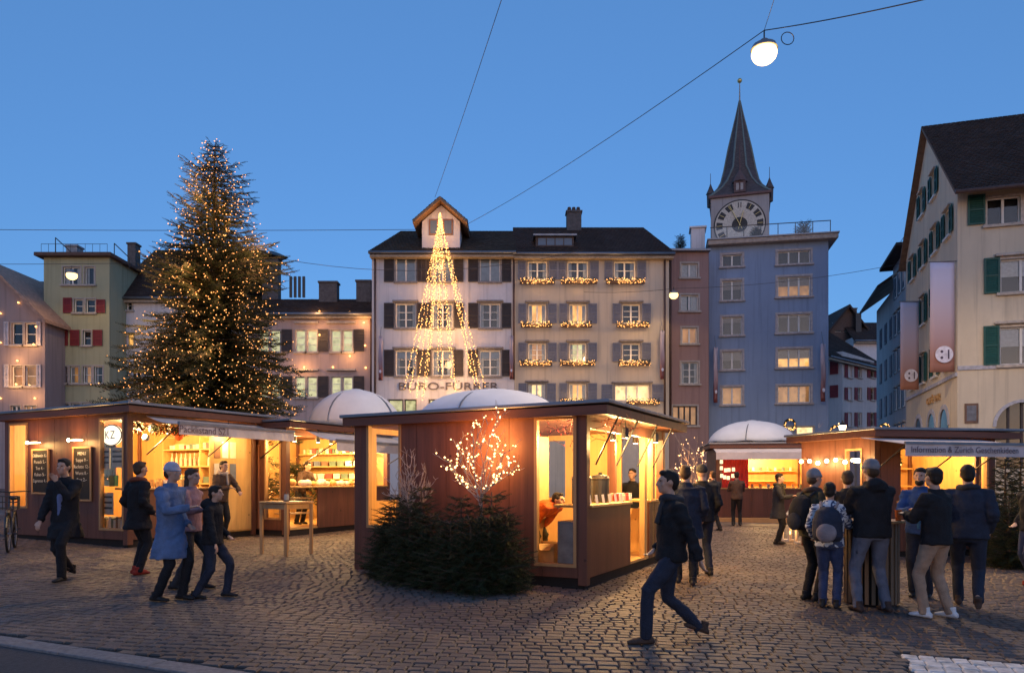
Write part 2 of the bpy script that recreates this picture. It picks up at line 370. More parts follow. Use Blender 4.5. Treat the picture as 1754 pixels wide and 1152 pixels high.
class Building:
    def __init__(s, name, label, pl, dl, pr, dr, cat='house'):
        a, b = at(pl, HY, dl), at(pr, HY, dr); a.z = b.z = 0
        s.O = V((a.x, a.y, gz(a.x, a.y) - .3)); s.dir = (b - a).normalized(); s.w = (b - a).length
        s.n = V((-s.dir.y, s.dir.x, 0)); s.cnt = 0; s.holes = []
        s.root = thing(name, label, cat, s.O, math.atan2(s.dir.y, s.dir.x))
    def uz(s, px, py):
        a = (px - CX) / F; b = (HY - py) / F
        t = s.O.xy.dot(s.n.xy) / (a * s.n.x + s.n.y)
        p = V((a * t, t, HC + b * t)); return (p - s.O).dot(s.dir), p.z - s.O.z
    def rect(s, x0, y0, x1, y1):
        u0, z1 = s.uz(x0, y0); u1, z0 = s.uz(x1, y1)
        return u0, z0, u1, z1
    def loc(s, px, py, y=0):
        u, z = s.uz(px, py); return V((u, y, z))
    def wall(s, mat, ztop, depth=9, gable=None, u0=0, u1=None, sides=True, name='wall'):
        """front wall with real openings, side and back walls"""
        m = MB(); u1 = s.w if u1 is None else u1
        us = sorted({u0, u1, *[h[0] for h in s.holes], *[h[2] for h in s.holes]}); zs = sorted({0, ztop, *[h[1] for h in s.holes], *[h[3] for h in s.holes]})
        us = [x for x in us if u0 <= x <= u1]; zs = [z for z in zs if 0 <= z <= ztop]
        for i in range(len(us) - 1):
            for k in range(len(zs) - 1):
                cu, cz = (us[i] + us[i + 1]) / 2, (zs[k] + zs[k + 1]) / 2
                if any(h[0] < cu < h[2] and h[1] < cz < h[3] for h in s.holes): continue
                m.quad((us[i], 0, zs[k]), (us[i + 1], 0, zs[k]), (us[i + 1], 0, zs[k + 1]), (us[i], 0, zs[k + 1]))
        D = .22
        for a, b, c, d in s.holes:
            m.quad((a, 0, b), (a, 0, d), (a, D, d), (a, D, b)); m.quad((c, 0, d), (c, 0, b), (c, D, b), (c, D, d))
            m.quad((a, 0, d), (c, 0, d), (c, D, d), (a, D, d)); m.quad((c, 0, b), (a, 0, b), (a, D, b), (c, D, b))
        if sides:
            m.quad((u0, depth, 0), (u0, 0, 0), (u0, 0, ztop), (u0, depth, ztop)); m.quad((u1, 0, 0), (u1, depth, 0), (u1, depth, ztop), (u1, 0, ztop)); m.quad((u1, depth, 0), (u0, depth, 0), (u0, depth, ztop), (u1, depth, ztop))
            m.quad((u0, 0, ztop - .02), (u1, 0, ztop - .02), (u1, depth, ztop - .02), (u0, depth, ztop - .02))
        if gable: m.poly([(u0, 0, ztop), (u1, 0, ztop)] + gable)
        return m.build(name, mat, s.root)
    def window(s, x0, y0, x1, y1, cols=2, rows=3, back=None, frame=None, trim=.10, tm=None, sill=True, hood=False, curtain=0, blind=0, local=None, transom=False, bm=None):
        u0, z0, u1, z1 = local or s.rect(x0, y0, x1, y1); s.holes.append((u0, z0, u1, z1)); s.cnt += 1
        frame = frame or WHITE_WOOD; tm = tm or STONE; back = back or DARK
        m = MB(); f = .055; y0_, y1_ = .11, .17
        m.box(u0, y0_, z0, u0 + f, y1_, z1); m.box(u1 - f, y0_, z0, u1, y1_, z1); m.box(u0 + f, y0_, z0, u1 - f, y1_, z0 + f); m.box(u0 + f, y0_, z1 - f, u1 - f, y1_, z1)
        cw = (u1 - u0 - 2 * f) / cols
        for i in range(1, cols): x = u0 + f + cw * i; m.box(x - .045, y0_ - .012, z0 + f, x + .045, y1_, z1 - f)
        ch = (z1 - z0 - 2 * f) / rows
        for j in range(1, rows):
            z = z0 + f + ch * j
            for i in range(cols): m.box(u0 + f + cw * i + .046, y0_ + .01, z - .018, u0 + f + cw * (i + 1) - .046, y1_ - .01, z + .018)
        win = m.build('window', frame, s.root)
        for i in range(cols):
            for j in range(rows):
                a, b = u0 + f + cw * i + .002, u0 + f + cw * (i + 1) - .002; c, d = z0 + f + ch * j + .002, z0 + f + ch * (j + 1) - .002
                p = MB(); p.quad((a, .145, c), (b, .145, c), (b, .145, d), (a, .145, d)); p.build('pane', GLASS, win)
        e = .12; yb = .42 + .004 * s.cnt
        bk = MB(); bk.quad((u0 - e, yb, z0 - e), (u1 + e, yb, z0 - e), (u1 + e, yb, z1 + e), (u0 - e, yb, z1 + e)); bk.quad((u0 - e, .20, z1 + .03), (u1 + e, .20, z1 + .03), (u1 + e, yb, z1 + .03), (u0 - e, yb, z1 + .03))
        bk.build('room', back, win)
        if curtain:
            c = MB(); k = int(6 * (u1 - u0) / .6) + 6
            for side in ((u0 + .02, u0 + (u1 - u0) * curtain), (u1 - (u1 - u0) * curtain, u1 - .02)):
                pts = [(side[0] + (side[1] - side[0]) * i / k, .22 + .025 * (i % 2)) for i in range(k + 1)]
                for i in range(k): c.quad((*pts[i], z0), (*pts[i + 1], z0), (*pts[i + 1], z1), (*pts[i], z1))
            c.build('curtain', CURT, win)
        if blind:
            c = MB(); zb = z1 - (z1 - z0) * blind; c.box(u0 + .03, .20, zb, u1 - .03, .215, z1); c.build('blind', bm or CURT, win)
        if trim:
            t = MB(); q = .035
            t.box(u0 - trim, -q, z0 - .004, u0 - .001, .02, z1 + trim); t.box(u1 + .001, -q, z0 - .004, u1 + trim, .02, z1 + trim); t.box(u0 - .001, -q, z1 + .001, u1 + .001, .02, z1 + trim)
            t.build('surround', tm, win)
        if sill:
            t = MB(); t.box(u0 - trim - .06, -.14, z0 - .12, u1 + trim + .06, .10, z0 - .004); t.build('sill', tm, win, bevel=.01)
        if hood:
            t = MB(); t.box(u0 - trim - .12, -.18, z1 + trim + .02, u1 + trim + .12, .02, z1 + trim + .13); t.build('hood', tm, win, bevel=.02)
        return win
    def shutter(s, x0, y0, x1, y1, mat, local=None, y=-.045):
        u0, z0, u1, z1 = local or s.rect(x0, y0, x1, y1)
        o = obj('shutter', shutter_mesh(u1 - u0, z1 - z0, mat), s.root, (u0, y, z0)); o.rotation_euler = (0, 0, rnd.uniform(-.02, .02)); return o
    def roof(s, ze, zr, yr, depth=9, over=.5, u0=None, u1=None, mat=None, hipl=0, hipr=0, gutter=True):
        """pitched roof, ridge along the front; slab, tiles, gutter"""
        mat = mat or TILE; u0 = -.1 if u0 is None else u0; u1 = s.w + .1 if u1 is None else u1
        k = (zr - ze) / yr; zf = ze - k * over; zb = zr - (depth + over - yr) * k * .9
        m = MB(); A = [(u0, -over, zf), (u1, -over, zf), (u1 - hipr, yr, zr), (u0 + hipl, yr, zr)]; B = [(u0 + hipl, yr, zr), (u1 - hipr, yr, zr), (u1, depth + over, zb), (u0, depth + over, zb)]
        m.poly(A); m.poly(B); dn = V((0, 0, -.16))
        m.poly([tuple(V(p) + dn) for p in A][::-1]); m.poly([tuple(V(p) + dn) for p in B][::-1])
        ring = [A[0], A[1], A[2], B[2], B[3], A[3]]
        for i in range(6): p, q = V(ring[i]), V(ring[(i + 1) % 6]); m.quad(p, p + dn, q + dn, q)
        if hipl: m.poly([A[0], A[3], B[3]])
        if hipr: m.poly([A[1], B[2], A[2]])
        r = m.build('roof', plain('roof_board', (.07, .045, .035), .9), s.root)
        tm = MB(); tile_slope(tm, V(A[0]), V(A[1]), V(A[2]), V(A[3])); tm.build('tiles', mat, r, kind='stuff')
        if gutter:
            g = MB(); g.tube([(u0, -over - .04, zf - .06), (u1, -over - .04, zf - .06)], .08, 8); g.build('gutter', GREYMETAL, s.root, smooth=True)
        fa = MB(); fa.box(u0 + .06, -over + .05, zf - .30, u1 - .06, -.004, zf - .17); fa.build('eave_board', plain('eave_paint', (.38, .30, .22), .7), s.root)
        return r
    def downpipe(s, px, ya, yb, r=.06, mat=None):
        u, za = s.uz(px, ya); _, zb = s.uz(px, yb); m = MB(); m.tube([(u, -.12, za), (u, -.12, zb)], r, 8); m.build('downpipe', mat or plain('copper_pipe', (.10, .06, .05), .5), s.root, smooth=True)
    def chimney(s, x0, y0, x1, y1, y, mat=None, h=.7):
        # y: depth behind the facade; pixel box is measured at that depth
        k = (s.O.y + y) / s.O.y
        u0, z0 = s.uz(x0, y1); u1, z1 = s.uz(x1, y0); du = (u1 - u0) * k; cu = (u0 + u1) / 2
        X = (((x0 + x1) / 2 - CX) / F * (s.O.y + y)); uu = X - s.O.x
        zz1 = HC + (HY - y0) / F * (s.O.y + y) - s.O.z; zz0 = HC + (HY - y1) / F * (s.O.y + y) - s.O.z - .8
        m = MB(); m.box(uu - du / 2, y, zz0, uu + du / 2, y + h, zz1 - .12); m.box(uu - du / 2 - .06, y - .06, zz1 - .12, uu + du / 2 + .06, y + h + .06, zz1)
        return m.build('chimney', mat or plain('chimney_render', (.11, .10, .10), .9), s.root, bevel=.01), uu, zz1, du
def tile_slope(mb, a, b, c, d, tw=.21, course=.20):
    """rows of overlapping tiles on the quad a-b (eave) d-c (ridge)"""
    up = ((d + c) / 2 - (a + b) / 2); Ls = up.length; n = max(2, int(Ls / course)); nrm = (b - a).normalized().cross(up.normalized())
    if nrm.z < 0: nrm = -nrm
    tr = random.Random(int(abs(a.x) * 100) + n)
    for i in range(n):
        t0, t1 = i / n, min(1, (i + 1.15) / n); p0, p1 = a.lerp(d, t0), b.lerp(c, t0); q0, q1 = a.lerp(d, t1), b.lerp(c, t1)
        L = (p1 - p0).length; k = max(1, int(L / tw)); off = .5 if i % 2 else 0
        for j in range(k + (1 if off else 0)):
            s0, s1 = max(0, (j - off) / k), min(1, (j + 1 - off) / k); g = .012 / max(L, .1)
            A, B = p0.lerp(p1, s0 + g), p0.lerp(p1, max(s0 + 2 * g, s1 - g)); Q0, Q1 = q0.lerp(q1, s0 + g), q0.lerp(q1, max(s0 + 2 * g, s1 - g))
            h = .045 + tr.uniform(-.006, .012); lo = nrm * h; hi = nrm * .012; dn = up.normalized() * tr.uniform(-.02, .012)
            A, B = A + dn, B + dn
            mb.add([A + lo, B + lo, Q1 + hi, Q0 + hi, A, B], ((0, 1, 2, 3), (4, 5, 1, 0)))
def flowerbox(b, x0, y0, x1, y1, where):
    u0, z0, u1, z1 = b.rect(x0, y0, x1, y1); o = b.root.matrix_world if False else None
    M = Matrix.Translation(b.O) @ Matrix.Rotation(b.root.rotation_euler.z, 4, 'Z')
    t = thing('window_flower_box', where, 'flower box', M @ V(((u0 + u1) / 2, -.30, z0)), b.root.rotation_euler.z, 'lit flower boxes on the window sills'); wd = (u1 - u0)
    m = MB(); m.box(-wd / 2, -.09, .0, wd / 2, .09, .17); m.build('trough', plain('trough_brown', (.10, .06, .04), .8), t, bevel=.01)
    g = MB(); bl = MB(); r = random.Random(int(x0 + y0))
    for i in range(int(wd * 90)):
        p = V((r.uniform(-wd / 2, wd / 2), r.uniform(-.14, .10), .17 + r.uniform(-.06, .16))); a = V((r.uniform(-1, 1), r.uniform(-1, .3), r.uniform(-.3, 1))).normalized() * .11; q = a.cross(V((r.random(), r.random(), r.random()))).normalized() * .02
        g.add([p - q, p + q, p + a], ((0, 1, 2),))
    for i in range(int(wd * 30)): bl.octa((r.uniform(-wd / 2, wd / 2), r.uniform(-.19, -.10), .12 + r.uniform(-.14, .20)), .021)
    g.build('greenery', NEEDLE, t, kind='stuff'); bl.build('fairy_lights', BULB, t, kind='stuff')
    lamp('flower_box_glow', t, (0, -.35, .30), 9 * wd, (1, .55, .2), .25)
DKSH = plain('shutter_dark_brown', (.055, .045, .045), .6, .15, 6)
GRSH = plain('shutter_blue_grey', (.17, .18, .23), .6, .15, 6)
RDSH = plain('shutter_red', (.20, .025, .03), .6, .15, 6)
GNSH = plain('shutter_green', (.012, .085, .07), .5, .15, 6)
CROSSW = dict(cols=2, rows=3)

def b_buro():
    b = Building('white_house', 'white house with dark shutters and a light cascade hanging from its gable dormer', 637, 44, 881, 44)
    ze = b.uz(700, 428)[1]
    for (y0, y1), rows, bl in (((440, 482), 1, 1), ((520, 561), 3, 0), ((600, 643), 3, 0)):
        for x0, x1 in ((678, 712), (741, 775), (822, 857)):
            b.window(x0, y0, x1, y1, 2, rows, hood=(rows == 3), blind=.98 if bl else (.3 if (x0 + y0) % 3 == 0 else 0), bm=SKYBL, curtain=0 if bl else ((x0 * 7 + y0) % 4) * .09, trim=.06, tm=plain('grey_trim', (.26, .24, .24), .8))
            b.shutter(x0 - 20, y0 - 1, x0 - 2.5, y1 + 1, DKSH); b.shutter(x1 + 2.5, y0 - 1, x1 + 19, y1 + 1, DKSH)
    for x0, x1 in ((665, 690), (693, 713), (735, 760), (775, 800)): b.window(x0, 684, x1, 716, 1, 1, LITG, trim=.04, sill=False, frame=DKSH)
    wm = plaster('plaster_white', (.78, .74, .75)); b.wall(wm, ze)
    b.roof(ze + .1, b.uz(700, 385)[1] + .75, 3.4, over=.55, hipl=1.3, mat=TILEG)
    # gable dormer
    u0, z0, u1, z1 = b.rect(723, 392, 788, 432); zt = b.uz(755, 352)[1]; um = (u0 + u1) / 2; zs = b.uz(755, 380)[1]
    d = MB(); d.prism([(u0, -.05, z0), (u1, -.05, z0), (u1, -.05, zs), (um, -.05, zt), (u0, -.05, zs)], (0, 4.0, 0)); dm = d.build('dormer', wm, b.root)
    k = (zt - zs) / (um - u0); o = .45
    for sgn, name in ((-1, 0), (1, 1)):
        rr = MB(); e = um + sgn * (um - u0 + o); ez = zs - k * o + .08
        rr.prism([(e, -.75, ez), (um, -.75, zt + .08), (um, -.75, zt + .26), (e, -.75, ez + .16)], (0, 5, 0)); rr.build('dormer_roof', plain('dormer_roof_board', (.30, .17, .09), .7), dm)
        tt = MB(); tile_slope(tt, V((e, -.75, ez + .165)), V((e, 4.2, ez + .165)), V((um, 4.2, zt + .265)), V((um, -.75, zt + .265))); tt.build('dormer_tiles', TILEG, dm, kind='stuff')
    for x0, x1 in ((735, 751), (759, 776)):
        a = b.rect(x0, 376, x1, 403); q = MB(); q.box(a[0], -.10, a[1], a[2], -.055, a[3]); q.build('dormer_window', plain('dormer_frame', (.25, .13, .08), .6), dm)
        q = MB(); q.quad((a[0] + .08, -.103, a[1] + .08), (a[2] - .08, -.103, a[1] + .08), (a[2] - .08, -.103, a[3] - .08), (a[0] + .08, -.103, a[3] - .08)); q.build('pane', plain('dormer_glass', (.12, .16, .22), .1, .1, 2, 0), dm)
    tm = plain('sign_letters', (.13, .11, .12), .6)
    u, z = b.uz(768, 662); text('sign_letters', 'BÜRO-FÜRRER', b.root, tm, .62, Matrix.Translation((u, -.05, z)) @ Matrix.Rotation(R(90), 4, 'X'), .03, sx=1.45)
    b.downpipe(643, 436, 720); b.downpipe(880, 436, 650)
    # light cascade
    apex = b.loc(755, 372, -.55)
    M = Matrix.Translation(b.O) @ Matrix.Rotation(b.root.rotation_euler.z, 4, 'Z')
    t = thing('light_cascade', 'cone of warm fairy light strands hung from the dormer down the white facade', 'fairy lights', M @ apex)
    ends = [(x, y) for x, y in ((697, 668), (706, 675), (716, 682), (727, 686), (734, 668), (742, 600), (753, 640), (760, 652), (776, 660), (783, 672), (808, 642), (815, 662), (823, 668), (832, 664))]
    r = random.Random(5)
    for ex, ey in ends:
        e = b.loc(ex, ey, -.62 - r.uniform(0, .5)) - apex; m = MB(); L = e.length; n = int(L / .085); pts = []
        for i in range(n + 1):
            f = i / n; g = f ** 1.08
            # strands fall steeply first and then fan out
            p = V((e.x * g, e.y * f - .15 * math.sin(math.pi * f), e.z * f)); pts.append(p)
            if i % 2 == 0 or r.random() < .8:
                q = p + V((r.uniform(-.05, .05), r.uniform(-.05, .05), r.uniform(-.05, .05))); m.octa(q, r.choice((.02, .026, .032)), 1)
        m.tube(pts[::3] + [pts[-1]], .006, 4, 0); m.build('light_strand', [BLACK, BULB], t)
    for x, y in ((755, 395), (752, 450), (752, 510), (735, 560), (775, 560), (725, 620), (765, 620), (812, 625), (720, 668), (780, 668)): lamp('cascade_glow', t, b.loc(x, y, -.85) - apex, 26, (1, .55, .22), .22)
    return b
B_BURO = b_buro()

def b_beige():
    b = Building('beige_house', 'beige house with grey shutters and glowing flower boxes under its windows', 881.5, 44, 1146, 44)
    ze = b.uz(1000, 430)[1]; gt = plain('grey_trim', (.26, .24, .24), .8)
    spec = [((448, 478), ((904, 937, DARK), (972, 1007, DARK), (1052, 1088, DARK)), 2), ((521, 553), ((905, 935, LIT1), (975, 1004, LIT1), (1066, 1096, DARK)), 3),
            ((588, 618), ((905, 935, LIT3), (975, 1004, LITG), (1066, 1096, DARK)), 3), ((657, 687), ((905, 934, LIT2), (975, 1004, LIT1)), 2)]
    for (y0, y1), ws, rows in spec:
        for x0, x1, bk in ws:
            b.window(x0, y0, x1, y1, 2, 1 if bk in (LIT1, LIT2) else rows, bk, trim=.07, tm=gt, sill=False, hood=y0 > 500, curtain=.22 if bk is not DARK or y0 == 448 else 0)
            b.shutter(x0 - 17, y0 - 1, x0 - 3, y1 + 1, GRSH); b.shutter(x1 + 3, y0 - 1, x1 + 18.5, y1 + 1, GRSH)
    b.window(1053, 659, 1112, 686, 3, 1, LIT2, trim=.07, tm=gt, sill=False, hood=True); b.shutter(1030, 658, 1049, 687, GRSH); b.shutter(1116, 658, 1137, 687, GRSH)
    b.wall(plaster('plaster_beige', (.68, .58, .46)), ze)
    b.roof(ze + .1, b.uz(1000, 379)[1] + .9, 3.8, over=.5, hipr=1.1, u1=b.w + .25)
    for (y, where), xs in {(488, 'top floor'): ((890, 950, 'left'), (960, 1022, 'middle'), (1037, 1103, 'right')), (562, 'third floor'): ((892, 945, 'left'), (960, 1013, 'middle'), (1055, 1110, 'right')),
                           (627, 'second floor'): ((890, 945, 'left'), (958, 1018, 'middle'), (1058, 1112, 'right')), (693, 'first floor'): ((958, 1002, 'middle'), (1072, 1128, 'right'))}.items():
        for x0, x1, side in xs: flowerbox(b, x0, y - 8, x1, y, f'lit flower box under the {side} window on the {where} of the beige house')
    c, uu, zz, du = b.chimney(971, 360, 996, 384, 3.2)
    for i in range(3): q = MB(); q.lathe([(.10, 0), (.13, .15), (.10, .30)], (uu - .28 + .28 * i, 3.55, zz), 8); q.build('chimney_pot', plain('pot_clay', (.09, .06, .05), .9), c)
    a = b.rect(918, 402, 984, 421); q = MB(); q.box(a[0], .35, a[1] - .1, a[2], 3, a[3]); dm = q.build('dormer', plain('dormer_board', (.10, .07, .06), .8), b.root)
    q = MB(); q.box(a[0] - .15, .1, a[3], a[2] + .15, 3.2, a[3] + .10); q.build('dormer_roof', GREYMETAL, dm)
    for i in range(4): x = a[0] + .1 + (a[2] - a[0] - .2) * i / 4; q = MB(); q.quad((x + .04, .345, a[1] + .15), (x + (a[2] - a[0]) / 4 - .07, .345, a[1] + .15), (x + (a[2] - a[0]) / 4 - .07, .345, a[3] - .08), (x + .04, .345, a[3] - .08)); q.build('pane', plain('dormer_glass', (.12, .16, .22), .1, .1, 2, 0), dm)
    b.downpipe(1138, 440, 725)
    return b
B_BEIGE = b_beige()

def b_brown():
    b = Building('brown_house', 'narrow pinkish brown house between the beige house and the blue house', 1146.5, 44.8, 1214, 44.8)
    b.window(1167, 451, 1195, 475, 2, 1, curtain=.45); b.window(1166, 505, 1196, 532, 2, 1, curtain=.4); b.window(1168, 561, 1194, 588, 2, 1, LIT3); b.window(1167, 620, 1196, 657, 2, 3, curtain=.2); b.window(1152, 695, 1194, 728, 4, 1, LIT3, frame=DKSH)
    ze = b.uz(1180, 432)[1]; b.wall(plaster('plaster_brown', (.37, .24, .22)), ze)
    q = MB(); q.box(-.05, -.35, ze, b.w + .05, 9, ze + .14); q.build('roof', GREYMETAL, b.root, bevel=.02)
    b.downpipe(1148, 436, 720)
    # evergreen shrub in a tub on the roof edge
    return b
B_BROWN = b_brown()

def b_blue():
    b = Building('blue_house', 'tall blue plastered house with a roof terrace behind a glass railing', 1214.5, 46, 1419, 44.7)
    tm = plain('pale_trim', (.42, .38, .38), .8)
    for y0, y1, bk, bl in ((437, 455, DARK, 0), (481, 513, DARK, .45), (543, 573, DARK, .3), (602, 632, DARK, .5), (663, 692, LIT3, 0)): b.window(1237, y0, 1271, y1, 2, 1, bk, tm=tm, blind=bl, trim=.13, bm=BLB)
    for y0, y1, bk, bl in ((431, 450, DARK, 0), (475, 506, LIT3, .45), (539, 568, DARK, .15), (598, 628, LIT1, .5), (661, 689, LIT3, 0)): b.window(1332, y0, 1388, y1, 3, 1, bk, tm=tm, blind=bl, trim=.13, bm=BLB)
    for x0, x1 in ((1296, 1322), (1329, 1358), (1364, 1394)): b.window(x0, 730, x1, 757, 1, 1, LIT2, trim=.05, sill=False)
    ze = b.uz(1300, 419)[1]; b.wall(plaster('plaster_blue', (.28, .37, .54)), ze)
    q = MB(); q.box(-.1, -.55, ze, b.w + .45, 9.5, ze + .28); q.build('cornice', plain('cornice_stone', (.40, .33, .28), .8), b.root, bevel=.03)
    q = MB(); q.box(-.14, -.62, ze + .285, b.w + .50, 9.6, ze + .36); q.build('roof', GREYMETAL, b.root)
    # railing: posts and glass panels
    zt = b.uz(1300, 388)[1]; n = 7
    for i in range(n + 1):
        x = b.w * i / n + .05 if i else .1; q = MB(); q.box(x - .02, -.30, ze + .36, x + .02, -.26, zt); q.build('railing_post', BLACK, b.root)
        if i < n:
            x2 = b.w * (i + 1) / n + .03; q = MB(); q.quad((x + .03, -.28, ze + .42), (x2, -.28, ze + .42), (x2, -.28, zt - .03), (x + .03, -.28, zt - .03)); q.build('railing_panel', GLASS, b.root)
    q = MB(); q.box(.05, -.30, zt, b.w + .08, -.25, zt + .04); q.build('railing_rail', BLACK, b.root)
    q = MB(); q.box(-1.0, 1.5, ze + .3, -.15, 2.6, ze + 1.7); q.box(-1.1, 1.4, ze + 1.7, -.05, 2.7, ze + 1.82); q.build('chimney', plaster('plaster_white', (.78, .74, .75)), b.root, bevel=.02)
    return b
B_BLUE = b_blue()

def b_left():
    # pink house with bulbs behind the big tree
    b = Building('pink_house', 'low pinkish house with lit pale windows and wall bulbs right of the spruce', 425, 45.2, 636.5, 45.2)
    for y0, y1 in ((565, 602), (645, 680)):
        for x0, x1 in ((443, 460), (463, 480), (506, 523), (526, 543), (567, 584), (587, 604)): b.window(x0, y0, x1, y1, 1, 3, LITG, trim=.05, sill=True)
        for x0 in (483, 545, 606): b.shutter(x0, y0 - 1, x0 + 18, y1, DKSH)
    for x0, x1 in ((505, 546), (560, 610)):
        for y in (551, 632): a = b.rect(x0, y, x1, y + 3); q = MB(); q.box(a[0], -.2, a[1], a[2], -.01, a[3]); q.build('ledge', STONE, b.root)
    ze = b.uz(500, 536)[1]; b.wall(plaster('plaster_pink', (.56, .42, .38)), ze); b.roof(ze + .1, b.uz(500, 508)[1] + .6, 3.2, over=.35)
    b.chimney(546, 481, 577, 512, 2.4); b.chimney(610, 479, 635, 512, 2.4)
    c, uu, zz, du = b.chimney(449, 440, 476, 505, 4); q = MB(); q.lathe([(1.0, 0), (1.1, .06), (.5, .35), (.1, .5)], (uu, 4.4, zz + .0), 4); q.build('chimney_hood', BLACK, c)
    for i in range(4): c2 = MB(); x = uu + 1.25 + .28 * i; c2.box(x, 4, zz - 2.6, x + .16, 4.15, zz - 1.25); c2.build('vent_pipe', BLACK, b.root)
    bl = [(548, 534), (600, 535), (624, 553), (626, 592), (600, 610), (571, 629), (522, 629), (627, 630), (548, 574)]
    for i, (x, y) in enumerate(bl):
        q = MB(); p = b.loc(x, y, -.12); q.ball((0, 0, 0), .055, n=8, m=6); q.tube([(0, .10, 0), (0, .02, 0)], .02, 6)
        o = q.build('wall_bulb', BULB, b.root, loc=p)
        if i % 2 == 0: lamp('wall_bulb_light', b.root, p + V((0, -.55, 0)), 22, (1, .5, .18), .15)
    b.downpipe(636, 540, 700)
    # white house behind the tree
    b = Building('narrow_white_house', 'narrow white house with steep dark roof half hidden behind the spruce', 188, 48, 420, 48)
    b.window(202, 514, 226, 531, 3, 2); b.window(199, 569, 211, 592, 1, 1, LIT1); b.window(217, 571, 229, 592, 1, 1, LIT1); b.window(205, 632, 221, 660, 2, 2, curtain=.4); b.window(225, 632, 241, 660, 2, 2); b.window(270, 571, 290, 592, 2, 2); b.window(270, 632, 290, 660, 2, 2)
    ze = b.uz(200, 503)[1]; b.wall(plaster('plaster_white', (.78, .74, .75)), ze); b.roof(ze + .1, b.uz(200, 430)[1] + 1.2, 3.8, over=.4, hipl=1.2)
    b.chimney(218, 415, 232, 445, 3.5)
    # green house
    b = Building('green_house', 'yellow green house with dark red shutters and a flat terrace roof', 75, 46, 187.5, 46)
    rows = [((457, 487), ((108, 138, DARK), (145, 162, DARK))), ((512, 535), ((127, 142, DARK), (147, 163, DARK))), ((566, 591), ((142, 156, DARK),)), ((627, 656), ((100, 116, DARK), (120, 135, LIT3), (142, 157, LIT3), (161, 176, DARK))), ((690, 714), ((103, 118, DARK), (122, 137, DARK), (141, 156, DARK)))]
    for (y0, y1), ws in rows:
        for x0, x1, bk in ws: b.window(x0, y0, x1, y1, 1 if x1 - x0 < 20 else 2, 2 if y0 > 500 else 1, bk, trim=.07, curtain=.3 if y0 in (457, 627) else 0)
    for x0, y0, x1, y1 in ((109, 510, 124, 536), (166, 513, 181, 536), (101, 565, 117, 592), (121, 565, 137, 592), (160, 565, 176, 592)): b.shutter(x0, y0, x1, y1, RDSH)
    ze = b.uz(130, 441)[1]; b.wall(plaster('plaster_green', (.46, .45, .29)), ze)
    q = MB(); q.box(-.35, -.45, ze, b.w + .3, 9, ze + .22); q.build('roof', plain('roof_edge', (.12, .07, .055), .8), b.root, bevel=.03)
    b.chimney(113, 419, 132, 440, 2, plain('chimney_pale', (.30, .30, .32), .9))
    for x0, x1 in ((78, 108), (181, 207)):
        q = MB(); p0 = b.loc(x0, 442, 1); p1 = b.loc(x0, 398 if x0 < 100 else 408, 1); p2 = b.loc(x1, 426 if x0 < 100 else 433, 1); q.tube([p0, p1], .03, 6); q.tube([p1, p2], .03, 6); q.tube([p2, p2 - V((0, 0, .7))], .025, 6); q.build('awning_frame', BLACK, b.root)
    for i in range(10): x = b.w * i / 9; q = MB(); q.tube([(x, -.25, ze + .2), (x, -.25, ze + .75)], .012, 5); q.build('railing_post', BLACK, b.root)
    q = MB(); q.tube([(0, -.25, ze + .75), (b.w, -.25, ze + .75)], .015, 5); q.build('railing_rail', BLACK, b.root)
    # purple gable house
    b = Building('lilac_gable_house', 'lilac grey gabled house strung with bulbs at the left edge', -110, 44, 77, 44)
    for (y0, y1) in ((553, 590), (626, 661)):
        for x0, x1 in ((-60, -42), (-37, -18), (20, 39), (43, 62)): b.window(x0, y0, x1, y1, 1, 2, LIT3 if y0 > 600 and x0 > 0 else DARK, trim=.06)
        for x0, x1 in ((-72, -63), (-15, -6), (8, 16), (64, 71)): b.shutter(x0, y0 - 2, x1, y1 + 2, plain('shutter_pale', (.48, .46, .50), .6))
    for x0, x1, bk in ((18, 35, DARK), (42, 62, LIT3), (-50, -20, LIT3)): b.window(x0, 694, x1, 716, 2, 1, bk, trim=.05)
    ze = b.uz(70, 545)[1]; um, zt = b.uz(-16.5, 452); b.wall(plaster('plaster_lilac', (.38, .31, .31)), ze, gable=[(um, 0, zt)])
    k = (zt - ze) / um
    for sgn in (-1, 1):
        e = um + sgn * (um + .35); ez = ze - k * .35; q = MB(); q.prism([(e, -.6, ez), (um, -.6, zt), (um, -.6, zt + .2), (e, -.6, ez + .2)], (0, 8, 0)); q.build('roof', plain('rake_board', (.40, .24, .17), .7), b.root)
    q = MB(); z0, zr = b.uz(40, 530)[1], b.uz(40, 452)[1]; q.prism([(-6, 3, z0 + .4), (-6, 9, zr + 1.3), (-6, 15, z0 + .4)], (b.w + 6 - .05, 0, 0)); rr = q.build('rear_roof', plain('roof_board', (.07, .045, .035), .9), b.root)
    tt = MB(); tile_slope(tt, V((-6, 2.98, z0 + .42)), V((b.w - .05, 2.98, z0 + .42)), V((b.w - .05, 8.98, zr + 1.32)), V((-6, 8.98, zr + 1.32)), .3, .3); tt.build('tiles', TILE, rr, kind='stuff')
    for i, (x, y) in enumerate([(3, 537), (32, 618), (3, 587), (60, 590), (3, 682), (62, 682), (34, 519), (30, 658), (64, 560)]):
        q = MB(); p = b.loc(x, y, -.14); q.ball((0, 0, 0), .05, n=8, m=6); q.tube([(0, .12, 0), (0, .02, 0)], .02, 6); q.build('wall_bulb', BULB, b.root, loc=p)
        if i % 2: lamp('wall_bulb_light', b.root, p + V((0, -.55, 0)), 22, (1, .5, .18), .15)
b_left()

